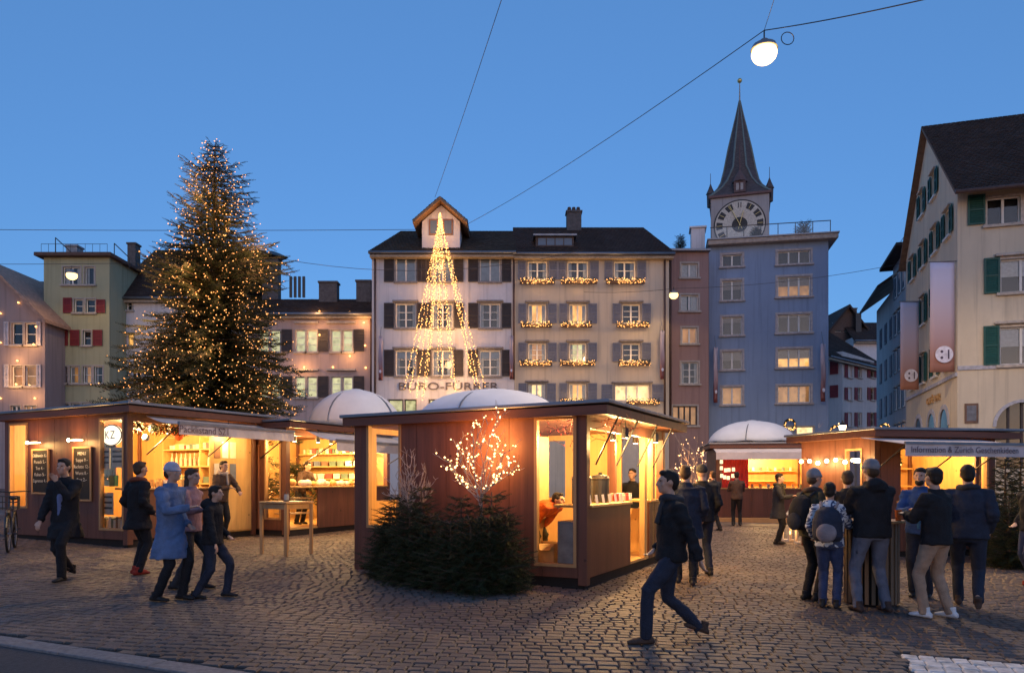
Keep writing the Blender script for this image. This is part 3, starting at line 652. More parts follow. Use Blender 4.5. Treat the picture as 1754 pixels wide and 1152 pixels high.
def b_tower():
    D = 100; c = at(1267, HY, D); s = D / F; hw = 48 * s
    zt = HC + (HY - 336) * s
    t = thing('church_tower', 'tall church tower with a clock face and pointed slate spire', 'church tower', V((c.x, D, 0)))
    t.rotation_euler.z = -math.atan2(c.x, D)
    m = MB(); m.box(-hw, 0, 0, hw, 2 * hw, zt); m.build('wall', plaster('plaster_tower', (.43, .39, .38)), t)
    m = MB(); m.box(-hw - .3, -.3, zt, hw + .3, 2 * hw + .3, zt + .35); m.build('cornice', plain('cornice_red', (.18, .10, .09), .8), t, bevel=.05)
    # spire: bell-cast pyramid turning octagonal
    prof = [(336, 50), (326, 46), (313, 37), (300, 31.5), (276, 26.5), (238, 19.5), (205, 12.5), (175, 6), (150, 1.2)]
    rings = []; mid = V((0, hw, 0))
    for y, hwp in prof:
        z = HC + (HY - y) * s + (.36 if y == 336 else 0); r = hwp * s; ch = min(1, max(0, (336 - y) / 60)) * .586
        k = r * (1 - ch); pts = [(-k, -r), (k, -r), (r, -k), (r, k), (k, r), (-k, r), (-r, k), (-r, -k)]
        rings.append([V((x, hw + yy, z)) for x, yy in pts])
    sp = MB(); vs = [p for r in rings for p in r]; fs = [(i * 8 + k, i * 8 + (k + 1) % 8, (i + 1) * 8 + (k + 1) % 8, (i + 1) * 8 + k) for i in range(len(rings) - 1) for k in range(8)]; sp.add(vs, fs); sp.poly(rings[-1])
    m_, n_, b_ = base_mat('spire_shingle'); bt = N(n_, 'ShaderNodeTexBrick'); bt.inputs['Scale'].default_value = 1.6; n_.links.new(coords(n_, (1, 1, 1)), bt.inputs['Vector'])
    mp = n_.nodes.new('ShaderNodeCombineXYZ'); tc = n_.nodes.new('ShaderNodeTexCoord'); se = n_.nodes.new('ShaderNodeSeparateXYZ'); n_.links.new(tc.outputs['Object'], se.inputs[0]); n_.links.new(se.outputs[0], mp.inputs[0]); n_.links.new(se.outputs[2], mp.inputs[1]); n_.links.new(mp.outputs[0], bt.inputs['Vector'])
    for q, col in (('Color1', (.075, .055, .055)), ('Color2', (.12, .095, .09)), ('Mortar', (.04, .03, .03))): bt.inputs[q].default_value = (*col, 1)
    n_.links.new(bt.outputs[0], b_.inputs['Base Color']); b_.inputs['Roughness'].default_value = .75
    spo = sp.build('spire', m_, t)
    rib = MB()
    for k in range(8): rib.tube([r[k] for r in rings], [.13] * 6 + [.10, .08, .06], 5)
    rib.build('ridge_trim', plain('verdigris', (.16, .20, .19), .6), spo)
    gold = plain('gold_leaf', (.75, .55, .22), .3, .1, 3, 0, .7)
    f = MB(); z = HC + (HY - 152) * s; f.tube([(0, hw, z - .6), (0, hw, z + 2.7)], [.12, .05], 6); f.build('finial', plain('finial_metal', (.35, .32, .28), .5), spo)
    f = MB(); f.ball((0, hw, z + 2.9), .33); f.build('finial_ball', gold, spo, smooth=True)
    # corner turrets and front dormer of the spire
    for x, y in ((-hw - .1, .2), (hw + .1, .2)):
        f = MB(); zz = zt + .3; f.lathe([(.45, -1.0), (.5, .7), (.62, .75), (.25, 1.6), (.04, 2.2), (.03, 3.6)], (x, y + hw * .5, zz + .3), 6); f.build('corner_turret', m_, spo)
    f = MB(); zz = HC + (HY - 330) * s; f.box(-.75, -.25, zz, .75, 2.5, zz + 1.5); f.lathe([(1.0, 1.5), (.7, 2.2), (.15, 3.0), (.06, 6.5)], (0, .4, zz), 8); dm = f.build('spire_dormer', plain('dormer_wood', (.13, .08, .075), .8), spo)
    for x in (-.45, .1): f = MB(); f.quad((x, -.26, zz + .3), (x + .35, -.26, zz + .3), (x + .35, -.26, zz + 1.2), (x, -.26, zz + 1.2)); f.build('dormer_opening', plain('opening_pale', (.40, .36, .34), .8), spo)
    # clock
    zc = HC + (HY - 385) * s; rr = 43 * s; dark = plain('clock_black', (.03, .028, .03), .5)
    def disc(r, y, n=48): return [(r * math.cos(2 * math.pi * i / n), y, zc + r * math.sin(2 * math.pi * i / n)) for i in range(n)]
    f = MB(); f.prism(disc(rr, -.02), (0, -.10, 0)); ck = f.build('clock_face', plain('clock_cream', (.60, .53, .44), .7), t)
    def annulus(r0, r1, y, a0=0, a1=2 * math.pi, n=48):
        q = MB()
        for i in range(n):
            t0, t1 = a0 + (a1 - a0) * i / n, a0 + (a1 - a0) * (i + 1) / n
            q.quad(*[(r * math.cos(a), y, zc + r * math.sin(a)) for r, a in ((r0, t0), (r1, t0), (r1, t1), (r0, t1))])
        return q
    annulus(rr * .95, rr, -.13).build('clock_rim', dark, ck)
    for h in range(12):
        a = R(90 - 30 * h); q = annulus(rr * .66, rr * .90, -.13, a - R(10), a + R(10), 5)
        if h != 0: q.build('hour_block', dark, ck)
        q = MB(); ca_, sa_ = math.cos(a), math.sin(a)
        for d in ((0,) if h else (-.16, .16)):
            q.bar((ca_ * rr * .68 - sa_ * d, -.14, zc + sa_ * rr * .68 + ca_ * d), (ca_ * rr * .88 - sa_ * d, -.14, zc + sa_ * rr * .88 + ca_ * d), .10, .04)
        q.build('hour_mark', gold if h else dark, ck)
    annulus(rr * .02, rr * .30, -.13).build('clock_centre', dark, ck)
    for a, L, wd in ((117, .86, .30), (75, .55, .38)):
        q = MB(); d = V((math.cos(R(a)), 0, math.sin(R(a)))); p = V((0, -.2, zc)); q.bar(p - d * rr * .2, p + d * rr * L, wd, .05); q.build('clock_hand', gold, ck)
b_tower()

def b_right():
    # cream corner house: front facade runs to the right, gable wall runs to the back
    D = 31; cx = (1640 - CX) / F * D; fd = V((.954, -.298, 0)); sd = V((.298, .954, 0)); ga = math.atan2(fd.y, fd.x)
    cream = plaster('plaster_cream', (.73, .63, .48)); trim = plain('cream_trim', (.50, .44, .38), .8)
    b = Building('cream_corner_house', 'cream corner house with green shutters, tall gable and brown tiled roof', 1640, D, 1640 + 1, D)
    b.dir = fd; b.n = V((-fd.y, fd.x, 0)); b.w = 11.0; b.root.rotation_euler.z = ga
    ze = 13.4 - b.O.z; zap = 18.2 - b.O.z; Gw = 10.6
    for x0, y0, x1, y1, sx in ((1690, 340, 1748, 381, (1657, 336, 1687, 384)), (1714, 445, 1786, 497, (1685, 443, 1712, 502)), (1713, 561, 1788, 622, (1684, 559, 1711, 625))):
        b.window(x0, y0, x1, y1, 2, 1, tm=trim, hood=y0 > 400, blind=.5 if y0 > 400 else 0); b.shutter(*sx, GNSH)
    # arched shop window
    a = b.rect(1706, 690, 1800, 800); b.holes.append(a)
    b.wall(cream, ze, sides=False)
    um, rad = (a[0] + a[2]) / 2, (a[2] - a[0]) / 2; arc = [(um + rad * math.cos(R(t)), a[3] - rad + rad * math.sin(R(t))) for t in range(0, 181, 12)]
    q = MB()
    for sgn, corner in ((1, (a[2], a[3])), (-1, (a[0], a[3]))):
        seg = [p for p in arc if (p[0] - um) * sgn >= -1e-6]
        seg.sort(key=lambda p: p[1])
        for i in range(len(seg) - 1): q.add([(corner[0], -.003, corner[1]), (seg[i][0], -.003, seg[i][1]), (seg[i + 1][0], -.003, seg[i + 1][1])], ((0, 1, 2),))
    q.build('arch_spandrel', cream, b.root)
    q = MB()
    for i in range(len(arc) - 1):
        p, r_ = arc[i], arc[i + 1]; f_ = 1.13; P = [(um + (x - um) * f_, -.06, a[3] - rad + (z - a[3] + rad) * f_) for x, z in (p, r_)]
        q.prism([(p[0], -.06, p[1]), (r_[0], -.06, r_[1]), P[1], P[0]], (0, .1, 0))
    q.build('arch_surround', plain('arch_stone', (.45, .45, .50), .8), b.root)
    q = MB(); q.box(a[0], .2, a[1], a[2], .24, a[3]); q.build('arch_glass', plain('shop_glass', (.03, .035, .045), .08, .2, 2, 0), b.root)
    for i in range(1, 4): x = a[0] + (a[2] - a[0]) * i / 4; q = MB(); q.box(x - .04, .14, a[1], x + .04, .19, a[3]); q.build('arch_mullion', DKSH, b.root)
    a = b.rect(1652, 691, 1675, 724); q = MB(); q.box(a[0], -.06, a[1], a[2], -.005, a[3]); pq = q.build('plaque', plain('plaque_frame', (.16, .09, .06), .6), b.root); q = MB(); q.quad((a[0] + .07, -.063, a[1] + .09), (a[2] - .07, -.063, a[1] + .09), (a[2] - .07, -.063, a[3] - .09), (a[0] + .07, -.063, a[3] - .09)); q.build('plaque_print', plain('plaque_paper', (.16, .17, .20), .7), pq)
    a0, a1 = b.uz(1640, 634)[1], b.uz(1640, 627)[1]; q = MB(); q.box(.003, -.06, a0, b.w, -.003, a1); q.build('string_course', plain('arch_stone', (.45, .45, .50), .8), b.root)
    # gable wall (local x = 0 plane, running along local y)
    g = Building.__new__(Building); g.O = b.O; g.cnt = 40; g.holes = []
    g.root = obj('gable_wall', None, b.root); g.root.rotation_euler = (0, 0, R(-90)); g.root.location = (0, Gw, 0)
    # in this frame local x runs from the far end (0) to the corner (Gw)
    rows = [(6.25, 7.6), (9.1, 10.4), (11.9, 13.0)]
    def uu(t): return Gw - t
    wins = []
    for z0, z1 in rows:
        for t in (1.5, 3.8, 6.3, 8.8): wins.append((uu(t) - .42, z0 - b.O.z, uu(t) + .42, z1 - b.O.z))
    for t in (4.1, 6.6): wins.append((uu(t) - .4, 14.5 - b.O.z, uu(t) + .4, 15.6 - b.O.z))
    for h in wins:
        # windows here are children of the house, given in the house frame by rotating their meshes
        g.holes.append(h)
    m = MB(); us = sorted({0, Gw, *[h[0] for h in wins], *[h[2] for h in wins]})
    def ztop(u): return ze + (zap - ze) * (1 - abs(u - Gw / 2) / (Gw / 2))
    us = sorted(set(us) | {Gw / 2})
    for i in range(len(us) - 1):
        ua, ub = us[i], us[i + 1]; cu = (ua + ub) / 2; hs = sorted((h[1], h[3]) for h in wins if h[0] < cu < h[2]); z = 0
        for h0, h1 in hs: m.quad((ua, 0, z), (ub, 0, z), (ub, 0, h0), (ua, 0, h0)); z = h1
        m.quad((ua, 0, z), (ub, 0, z), (ub, 0, ztop(ub)), (ua, 0, ztop(ua)))
    for a_, b_, c_, d_ in wins:
        Dp = .2; m.quad((a_, 0, b_), (a_, 0, d_), (a_, Dp, d_), (a_, Dp, b_)); m.quad((c_, 0, d_), (c_, 0, b_), (c_, Dp, b_), (c_, Dp, d_)); m.quad((a_, 0, d_), (c_, 0, d_), (c_, Dp, d_), (a_, Dp, d_)); m.quad((c_, 0, b_), (a_, 0, b_), (a_, Dp, b_), (c_, Dp, b_))
    m.build('gable_plaster', cream, g.root)
    par = g.root
    for (x0, z0, x1, z1) in wins:
        f = MB(); w_ = .05
        f.box(x0, .1, z0, x0 + w_, .15, z1); f.box(x1 - w_, .1, z0, x1, .15, z1); f.box(x0 + w_, .1, z0, x1 - w_, .15, z0 + w_); f.box(x0 + w_, .1, z1 - w_, x1 - w_, .15, z1); f.box((x0 + x1) / 2 - .03, .09, z0 + w_, (x0 + x1) / 2 + .03, .15, z1 - w_); f.box(x0 - .1, -.12, z0 - .1, x1 + .1, .08, z0 - .004)
        f.build('window', WHITE_WOOD, par)
        f = MB(); f.quad((x0 + w_, .13, z0 + w_), (x1 - w_, .13, z0 + w_), (x1 - w_, .13, z1 - w_), (x0 + w_, .13, z1 - w_)); f.build('pane', GLASS, par)
        f = MB(); f.quad((x0 - .1, .4, z0 - .1), (x1 + .1, .4, z0 - .1), (x1 + .1, .4, z1 + .1), (x0 - .1, .4, z1 + .1)); f.build('room', DARK, par)
        f = MB(); f.box(x0 - .15, -.16, z1 + .06, x1 + .15, .0, z1 + .15); f.build('hood', trim, par, bevel=.02)
        for xx in (x0 - .5, x1 + .05): o = obj('shutter', shutter_mesh(.45, z1 - z0, GNSH), par, (xx, -.05, z0))
    for t, r_ in ((2.2, .75), (4.6, .75), (7.4, .75)):
        c_ = uu(t); zb, zs = 1.2, 4.4 - b.O.z + .2; pts = [(c_ - r_, -.012, 0), (c_ + r_, -.012, 0)] + [(c_ + r_ * math.cos(R(k)), -.012, zs - r_ + r_ * math.sin(R(k))) for k in range(0, 181, 15)]
        f = MB(); f.poly(pts); f.build('arch_opening', plain('shop_glass', (.03, .035, .045), .08, .2, 2, 0), par)
        f = MB(); arc = [(c_ + r_ * math.cos(R(k)), zs - r_ + r_ * math.sin(R(k)), c_ + r_ * 1.28 * math.cos(R(k)), zs - r_ + r_ * 1.28 * math.sin(R(k))) for k in range(0, 181, 15)]
        for i in range(len(arc) - 1): p, q_ = arc[i], arc[i + 1]; f.prism([(p[0], -.05, p[1]), (q_[0], -.05, q_[1]), (q_[2], -.05, q_[3]), (p[2], -.05, p[3])], (0, .045, 0))
        f.build('arch_surround', plain('arch_stone', (.45, .45, .50), .8), par)
    f = MB(); f.box(0, -.08, 5.75 - b.O.z, Gw, -.003, 5.9 - b.O.z); f.build('string_course', plain('arch_stone', (.45, .45, .50), .8), par)
    for q, x in (('CAFÉ', 4.7), ('BAR', 3.2)): text('sign_word', q, par, plain('sign_gold', (.55, .33, .14), .5), .42, Matrix.Translation((uu(x), -.06, 5.2 - b.O.z)) @ Matrix.Rotation(R(90), 4, 'X'), .03, sx=1.3)
    # roof, ridge parallel to the front
    m = MB(); o = .9; k = (zap - ze) / (Gw / 2); x0 = -.30; x1 = b.w
    A = [(x0, -o, ze - k * o * .45), (x1, -o, ze - k * o * .45), (x1, Gw / 2, zap + .12), (x0, Gw / 2, zap + .12)]; B2 = [(x0, Gw / 2, zap + .12), (x1, Gw / 2, zap + .12), (x1, Gw + .5, ze - k * .5 + .1), (x0, Gw + .5, ze - k * .5 + .1)]
    dn = V((0, 0, -.13)); m.poly(A); m.poly(B2); m.poly([tuple(V(p) + dn) for p in A][::-1]); m.poly([tuple(V(p) + dn) for p in B2][::-1])
    ring = [A[0], A[1], A[2], B2[2], B2[3], A[3]]
    for i in range(6): p, q = V(ring[i]), V(ring[(i + 1) % 6]); m.quad(p, p + dn, q + dn, q)
    r = m.build('roof', plain('rake_wood', (.20, .12, .08), .8), b.root); tt = MB(); tile_slope(tt, *[V(p) + V((0, 0, .004)) for p in A], .19, .16); tt.build('tiles', TILE, r, kind='stuff')
    q = MB(); q.tube([(x0, -o - .06, ze - k * o * .45 - .08), (x1, -o - .06, ze - k * o * .45 - .08)], .09, 8); q.build('gutter', plain('copper_pipe', (.10, .06, .05), .5), b.root, smooth=True)
    # banners on the gable side
    M = Matrix.Translation(b.O) @ Matrix.Rotation(ga, 4, 'Z')
    def banner(px0, px1, y0, y1, d, label):
        p = at((px0 + px1) / 2, y1, d); wd = (px1 - px0) / F * d; h = (y1 - y0) / F * d
        t = thing('street_banner', label, 'banner', p, R(-8), 'hanging banners on the cream house')
        m_, n_, b_ = base_mat('banner_cloth'); tc = N(n_, 'ShaderNodeTexCoord'); sp_ = N(n_, 'ShaderNodeSeparateXYZ'); n_.links.new(tc.outputs['Generated'], sp_.inputs[0])
        n_.links.new(mixc(n_, ramp(n_, sp_.outputs[2], .1, .85), (.34, .16, .12), (.68, .64, .78)), b_.inputs['Base Color']); b_.inputs['Roughness'].default_value = .8
        q = MB(); n = 14
        for i in range(n):
            for k in range(5):
                P = [((-.5 + kk / 5) * wd * (1 - .03 * math.sin(ii / n * 3)), .02 * math.sin(ii * .35 + kk * .5), h * ii / n) for ii, kk in ((i, k), (i, k + 1), (i + 1, k + 1), (i + 1, k))]
                q.quad(*P)
        c = q.build('cloth', m_, t, smooth=True); so = c.modifiers.new('thick', 'SOLIDIFY'); so.thickness = .01
        q = MB(); r_ = wd * .36; zc = h * .16; q.prism([(r_ * math.cos(2 * math.pi * i / 24) + wd * .06, -.05, zc + r_ * math.sin(2 * math.pi * i / 24)) for i in range(24)], (0, -.006, 0)); q.build('emblem', plain('emblem_white', (.70, .68, .78), .7), t)
        ink = plain('emblem_ink', (.08, .06, .10), .7)
        for ex, ez in ((-.10, .12), (-.10, -.14)): q = MB(); q.prism([(wd * (.06 + ex) + wd * .06 * math.cos(R(a)), -.058, zc + wd * ez + wd * .06 * math.sin(R(a))) for a in range(0, 360, 30)], (0, -.004, 0)); q.build('emblem_mark', ink, t)
        q = MB(); q.box(wd * .20, -.062, zc - wd * .20, wd * .26, -.058, zc + wd * .20); q.build('emblem_mark', ink, t)
        q = MB(); q.tube([(-wd * .55, 0, h + .02), (wd * .75, 0, h + .02)], .025, 6); q.build('pole', GREYMETAL, t)
    banner(1594, 1634, 449, 637, 31.2, 'larger lilac and brown banner nearest the corner of the cream house')
    banner(1543, 1573, 517, 667, 36.5, 'smaller lilac and brown banner farther along the cream house')
    # houses behind it
    f = Building('far_corner_house', 'grey white corner house behind the cream house with banners', 1554, 44.5, 1555, 44.5); f.dir = fd; f.n = V((-fd.y, fd.x, 0)); f.w = 4.0; f.root.rotation_euler.z = ga
    zf = f.uz(1554, 424)[1]; wl = plaster('plaster_greywhite', (.62, .56, .54))
    q = MB(); q.box(0, 0, 0, 7, 4.6, zf); q.build('wall', wl, f.root); q = MB(); q.box(-.7, -.6, zf, 7, 5.3, zf + .2); q.build('roof', TILE, f.root, bevel=.02)
    for i in range(5):
        z = 3.6 + i * 2.35
        for y in (.9, 2.2, 3.5):
            q = MB(); q.box(-.05, y - .33, z, .03, y + .33, z + 1.35); wn = q.build('window', WHITE_WOOD, f.root); q = MB(); q.quad((-.053, y + .26, z + .07), (-.053, y - .26, z + .07), (-.053, y - .26, z + 1.28), (-.053, y + .26, z + 1.28)); q.build('pane', plain('dormer_glass', (.12, .16, .22), .1, .1, 2, 0), wn)
            q = MB(); q.box(-.07, y + .34, z, -.01, y + .62, z + 1.35); q.build('shutter', plain('shutter_slate', (.10, .12, .15), .6), f.root)
            q = MB(); q.box(-.16, y - .45, z + 1.42, 0, y + .45, z + 1.52); q.build('hood', trim, f.root)
        q = MB(); q.box(.5, -.05, z, 1.3, .03, z + 1.35); q.build('window', plain('dormer_glass', (.12, .16, .22), .1, .1, 2, 0), f.root)
    for i in range(4): q = MB(); q.tube([(.1 + i * .9, .1, zf + .2), (.1 + i * .9, .1, zf + 1.1)], .02, 5); q.build('railing_post', plain('rail_white', (.5, .5, .52), .5), f.root)
    q = MB(); q.tube([(.1, .1, zf + 1.1), (2.8, .1, zf + 1.1)], .02, 5); q.tube([(.1, .1, zf + 1.1), (.1, 4, zf + 1.1)], .02, 5); q.build('railing_rail', plain('rail_white', (.5, .5, .52), .5), f.root)
    f = Building('alley_mouth_house', 'lower grey house with deep eaves at the mouth of the alley', 1531, 49.6, 1532, 49.6); f.dir = fd; f.n = V((-fd.y, fd.x, 0)); f.root.rotation_euler.z = ga
    zf = f.uz(1531, 494)[1]; q = MB(); q.box(0, 0, 0, 3, 7, zf); q.build('wall', wl, f.root); q = MB(); q.prism([(-1.1, -.8, zf - .1), (-1.1, 7.5, zf - .1), (2.5, 7.5, zf + 2.4), (2.5, -.8, zf + 2.4)], (0, 0, .2)); q.build('roof', TILE, f.root)
    for i in range(4):
        z = 3.4 + i * 2.5
        for y in (1.0, 3.0, 5.0):
            q = MB(); q.box(-.05, y - .4, z, .03, y + .4, z + 1.4); wn = q.build('window', plain('shutter_slate', (.10, .12, .15), .6), f.root); q = MB(); q.quad((-.053, y + .3, z + .1), (-.053, y - .3, z + .1), (-.053, y - .3, z + 1.3), (-.053, y + .3, z + 1.3)); q.build('pane', plain('dormer_glass', (.12, .16, .22), .1, .1, 2, 0), wn)
    # alley
    f = Building('alley_house', 'white house with dark red shutters at the end of the alley', 1416, 70, 1443, 69)
    f.wall(wl, f.uz(1430, 603)[1], depth=8)
    a = Building('alley_side_house', 'long low house with red shutters and sagging roof in the alley', 1443.3, 69, 1520, 76)
    za = a.uz(1450, 612)[1]
    for y0, y1 in ((622, 647), (663, 685), (706, 730)):
        for x0, x1, bk in ((1452, 1459, DARK), (1469, 1476, DARK), (1491, 1498, LIT1 if y0 == 663 else DARK), (1503, 1510, LIT2 if y0 == 706 else DARK)):
            a.window(x0, y0, x1, y1, 1, 2, bk, trim=.05); a.shutter(x0 - 6, y0, x0 - 1, y1, RDSH)
    a.wall(wl, za, depth=8); a.roof(za, za + 5.2, 7, over=.5, depth=10, u0=-3.5, hipr=0)
    for y0, y1 in ((618, 640), (660, 680)): f.shutter(1422, y0, 1436, y1, RDSH)
    h = Building('roof_gable_house', 'dark timber gable house rising above the alley roofs', 1421, 84, 1482, 84)
    ze = h.uz(1450, 566)[1]; um, zt = h.uz(1452, 527)
    h.window(1430, 553, 1441, 568, 1, 1, CURT, trim=0, sill=False); h.window(1445, 553, 1458, 568, 1, 1, CURT, trim=0, sill=False)
    h.wall(plain('dark_timber', (.10, .07, .06), .8), ze, gable=[(um, 0, zt)], depth=6)
    k = (zt - ze) / (h.w / 2)
    for e in (-.6, h.w + .6): q = MB(); q.prism([(e, -.6, ze - .6 * k), (um, -.6, zt), (um, -.6, zt + .3), (e, -.6, ze - .6 * k + .3)], (0, 7, 0)); q.build('roof', TILE, h.root)
    h.chimney(1455, 527, 1468, 545, 2); 
    q = Building('long_roof_house', 'house with a long brown roof and pale upper wall behind the alley', 1462, 82, 1523, 82); zr = q.uz(1500, 577)[1]; q.wall(plaster('plaster_white', (.78, .74, .75)), zr, depth=8); q.roof(zr, q.uz(1500, 552)[1] + .6, 3, over=.6, depth=8); x = MB(); p = q.loc(1478, 548, 1); x.box(p.x - .3, 1, p.z - 1.5, p.x + .3, 1.5, p.z + 1); x.build('chimney', BLACK, q.root)
b_right()

# ------------------------------------------------------------------ flags on the facades
def flag(px, y0, y1, d, wpx, label):
    p = at(px, y1, d); h = (y1 - y0) / F * d; wd = wpx / F * d
    t = thing('facade_flag', label, 'flag', p, 0, 'narrow flags hanging on the facades'); q = MB()
    n = 12
    for i in range(n):
        for k in range(3): q.quad(*[((-.5 + kk / 3) * wd, -.25 + .06 * math.sin(ii * .8 + kk * 2.2), h * .82 * ii / n) for ii, kk in ((i, k), (i, k + 1), (i + 1, k + 1), (i + 1, k))])
    m = MATS.get('flag_cloth')
    if m is None:
        m, n_, b_ = base_mat('flag_cloth'); tc = N(n_, 'ShaderNodeTexCoord'); s_ = N(n_, 'ShaderNodeSeparateXYZ'); n_.links.new(tc.outputs['Generated'], s_.inputs[0]); n_.links.new(mixc(n_, ramp(n_, s_.outputs[2], .15, .8), (.20, .06, .06), (.48, .42, .50)), b_.inputs['Base Color']); MATS['flag_cloth'] = m
    c = q.build('cloth', m, t, smooth=True); so = c.modifiers.new('thick', 'SOLIDIFY'); so.thickness = .01
    q = MB(); q.prism([(wd * .3 * math.cos(k * R(30)), -.33, h * .16 + wd * .42 * math.sin(k * R(30))) for k in range(12)], (0, -.008, 0)); q.build('emblem', plain('emblem_white', (.70, .68, .78), .7), t)
    q = MB(); q.tube([(0, .0, h), (0, -.30, h * .80)], .02, 5); q.build('pole', GREYMETAL, t)
flag(653, 560, 652, 43.7, 7, 'narrow flag at the left edge of the white house'); flag(876, 560, 650, 43.7, 6, 'narrow flag between the white house and the beige house')
flag(1133, 550, 650, 43.7, 7, 'narrow flag at the right edge of the beige house'); flag(1224, 575, 690, 45.5, 7, 'narrow flag at the left edge of the blue house'); flag(1407, 568, 688, 44.4, 8, 'narrow flag at the right edge of the blue house')

# ------------------------------------------------------------------ market stalls
WARM = (1, .58, .20)
PLY_H = wood('pale_plywood_flat', (.60, .36, .13), 0, .55, .82)
class Stall:
    def __init__(s, name, label, corner, W, D, H, ang, right_corner=True):
        """corner: world point of the right (or left) front corner; local x runs along the front wall, y into the stall"""
        s.W, s.D, s.H, s.a = W, D, H, ang
        d = V((math.cos(ang), math.sin(ang), 0)); O = corner - d * W if right_corner else corner.copy()
        mid = O + d * W / 2 + V((-d.y, d.x, 0)) * D / 2
        O.z = gz(mid.x, mid.y); s.O = O
        s.M = Matrix.Translation(O) @ Matrix.Rotation(ang, 4, 'Z'); s.Mi = s.M.inverted()
        s.root = thing(name, label, 'market stall', O, ang, 'wooden market stalls')
    def hit(s, px, py, axis, val):
        o = s.Mi @ V((0, 0, HC)); p = s.Mi @ at(px, py, 10.0); d = p - o
        return o + d * ((val - o[axis]) / d[axis])
    def rect(s, x0, y0, x1, y1, axis, val):
        a, b = s.hit(x0, y0, axis, val), s.hit(x1, y1, axis, val); k = 1 - axis
        return min(a[k], b[k]), min(a.z, b.z), max(a[k], b[k]), max(a.z, b.z)
    def wall(s, axis, val, lo, hi, holes=(), t=.03, name='wall_panel', out=-1, z0=.10, z1=None, outer=None, inner=None):
        """outer stained panel and plywood lining with openings; out: direction the outside faces"""
        z1 = z1 or s.H - .12
        for k, mat in ((0, outer or REDWOOD), (1, inner or PLY)):
            a0 = val - out * (k * (t + .004)); n = max(1, round((hi - lo) / .55)); gap = .003 if k == 0 else 0
            for j in range(n):
                p0, p1 = lo + (hi - lo) * j / n + gap, lo + (hi - lo) * (j + 1) / n - gap; m = MB(); a = a0 - (out * rnd.uniform(0, .002)); b = a - out * t
                us = sorted({p0, p1, *[x for h in holes for x in (h[0], h[2]) if p0 < x < p1]})
                for i in range(len(us) - 1):
                    c = (us[i] + us[i + 1]) / 2; z = z0
                    for h in sorted(h for h in holes if h[0] < c < h[2]):
                        if h[1] > z: m = MB(); s._b(m, axis, a, b, us[i], us[i + 1], z, h[1]); m.build(name if k == 0 else 'lining', mat, s.root)
                        z = h[3]
                    if z < z1: m = MB(); s._b(m, axis, a, b, us[i], us[i + 1], z, z1); m.build(name if k == 0 else 'lining', mat, s.root)
        for h in holes:
            if len(h) > 4 and h[4]:
                g = MB(); y = val - out * .03
                if axis == 1: g.quad((h[0] + .01, y, h[1] + .01), (h[2] - .01, y, h[1] + .01), (h[2] - .01, y, h[3] - .01), (h[0] + .01, y, h[3] - .01))
                else: g.quad((y, h[0] + .01, h[1] + .01), (y, h[2] - .01, h[1] + .01), (y, h[2] - .01, h[3] - .01), (y, h[0] + .01, h[3] - .01))
                g.build('window_pane', GLASS, s.root)
                f = MB(); w_ = .045; e = .012
                for q in ((h[0], h[1], h[0] + w_, h[3]), (h[2] - w_, h[1], h[2], h[3]), (h[0] + w_, h[1], h[2] - w_, h[1] + w_), (h[0] + w_, h[3] - w_, h[2] - w_, h[3])): s._b(f, axis, val + out * e, val - out * .075, q[0], q[2], q[1], q[3])
                f.build('window_frame', PINE, s.root)
    def _b(s, m, axis, a, b, u0, u1, z0, z1):
        if axis == 1: m.box(u0, a, z0, u1, b, z1)
        else: m.box(a, u0, z0, b, u1, z1)
    def frame(s, posts, roof_over=(.3, .3, .3, .4), tilt=0.0):
        W, D, H = s.W, s.D, s.H
        m = MB(); m.box(.05, .05, -.25, W - .05, D - .05, .095); m.build('skid_base', plain('base_black', (.02, .015, .013), .9), s.root)
        m = MB(); m.box(.02, .02, .10, W - .02, D - .02, .14); m.build('floor', PLY_H, s.root)
        for x, y in posts:
            m = MB(); m.box(x - .065, y - .065, .0, x + .065, y + .065, H - .10); m.build('post', REDWOOD, s.root, bevel=.006)
        l, r, f, bk = roof_over[0], roof_over[3], roof_over[1], roof_over[2]
        m = MB(); P = [(-l, -f, H - .02), (W + r, -f, H + tilt), (W + r, D + bk, H + tilt), (-l, D + bk, H - .02)]
        m.prism(P, (0, 0, .05)); m.build('roof', GREYMETAL, s.root, bevel=.008)
        m = MB(); P = [(-l + .04, -f + .04, H - .15), (W + r - .04, -f + .04, H - .15 + tilt), (W + r - .04, D + bk - .04, H - .15 + tilt), (-l + .04, D + bk - .04, H - .15)]
        m.prism(P, (0, 0, .125)); m.build('roof_panel', REDWOODH, s.root)
    def spots(s, pts, watts, col=WARM):
        for p in pts:
            m = MB(); m.lathe([(.045, 0), (.05, .02), (.05, .14), (.02, .16)], (0, 0, 0), 10); m.tube([(0, 0, .15), (0, 0, .30)], .008, 5); o = m.build('spotlight', BLACK, s.root, loc=p)
            m = MB(); m.lathe([(.040, -.004), (.041, .0)], (0, 0, 0), 10); m.build('spotlight_lens', emit('lamp_lens', (1, .75, .42), 12), o)
            lamp('spotlight_lamp', s.root, V(p) + V((0, 0, -.06)), watts, col, .05)
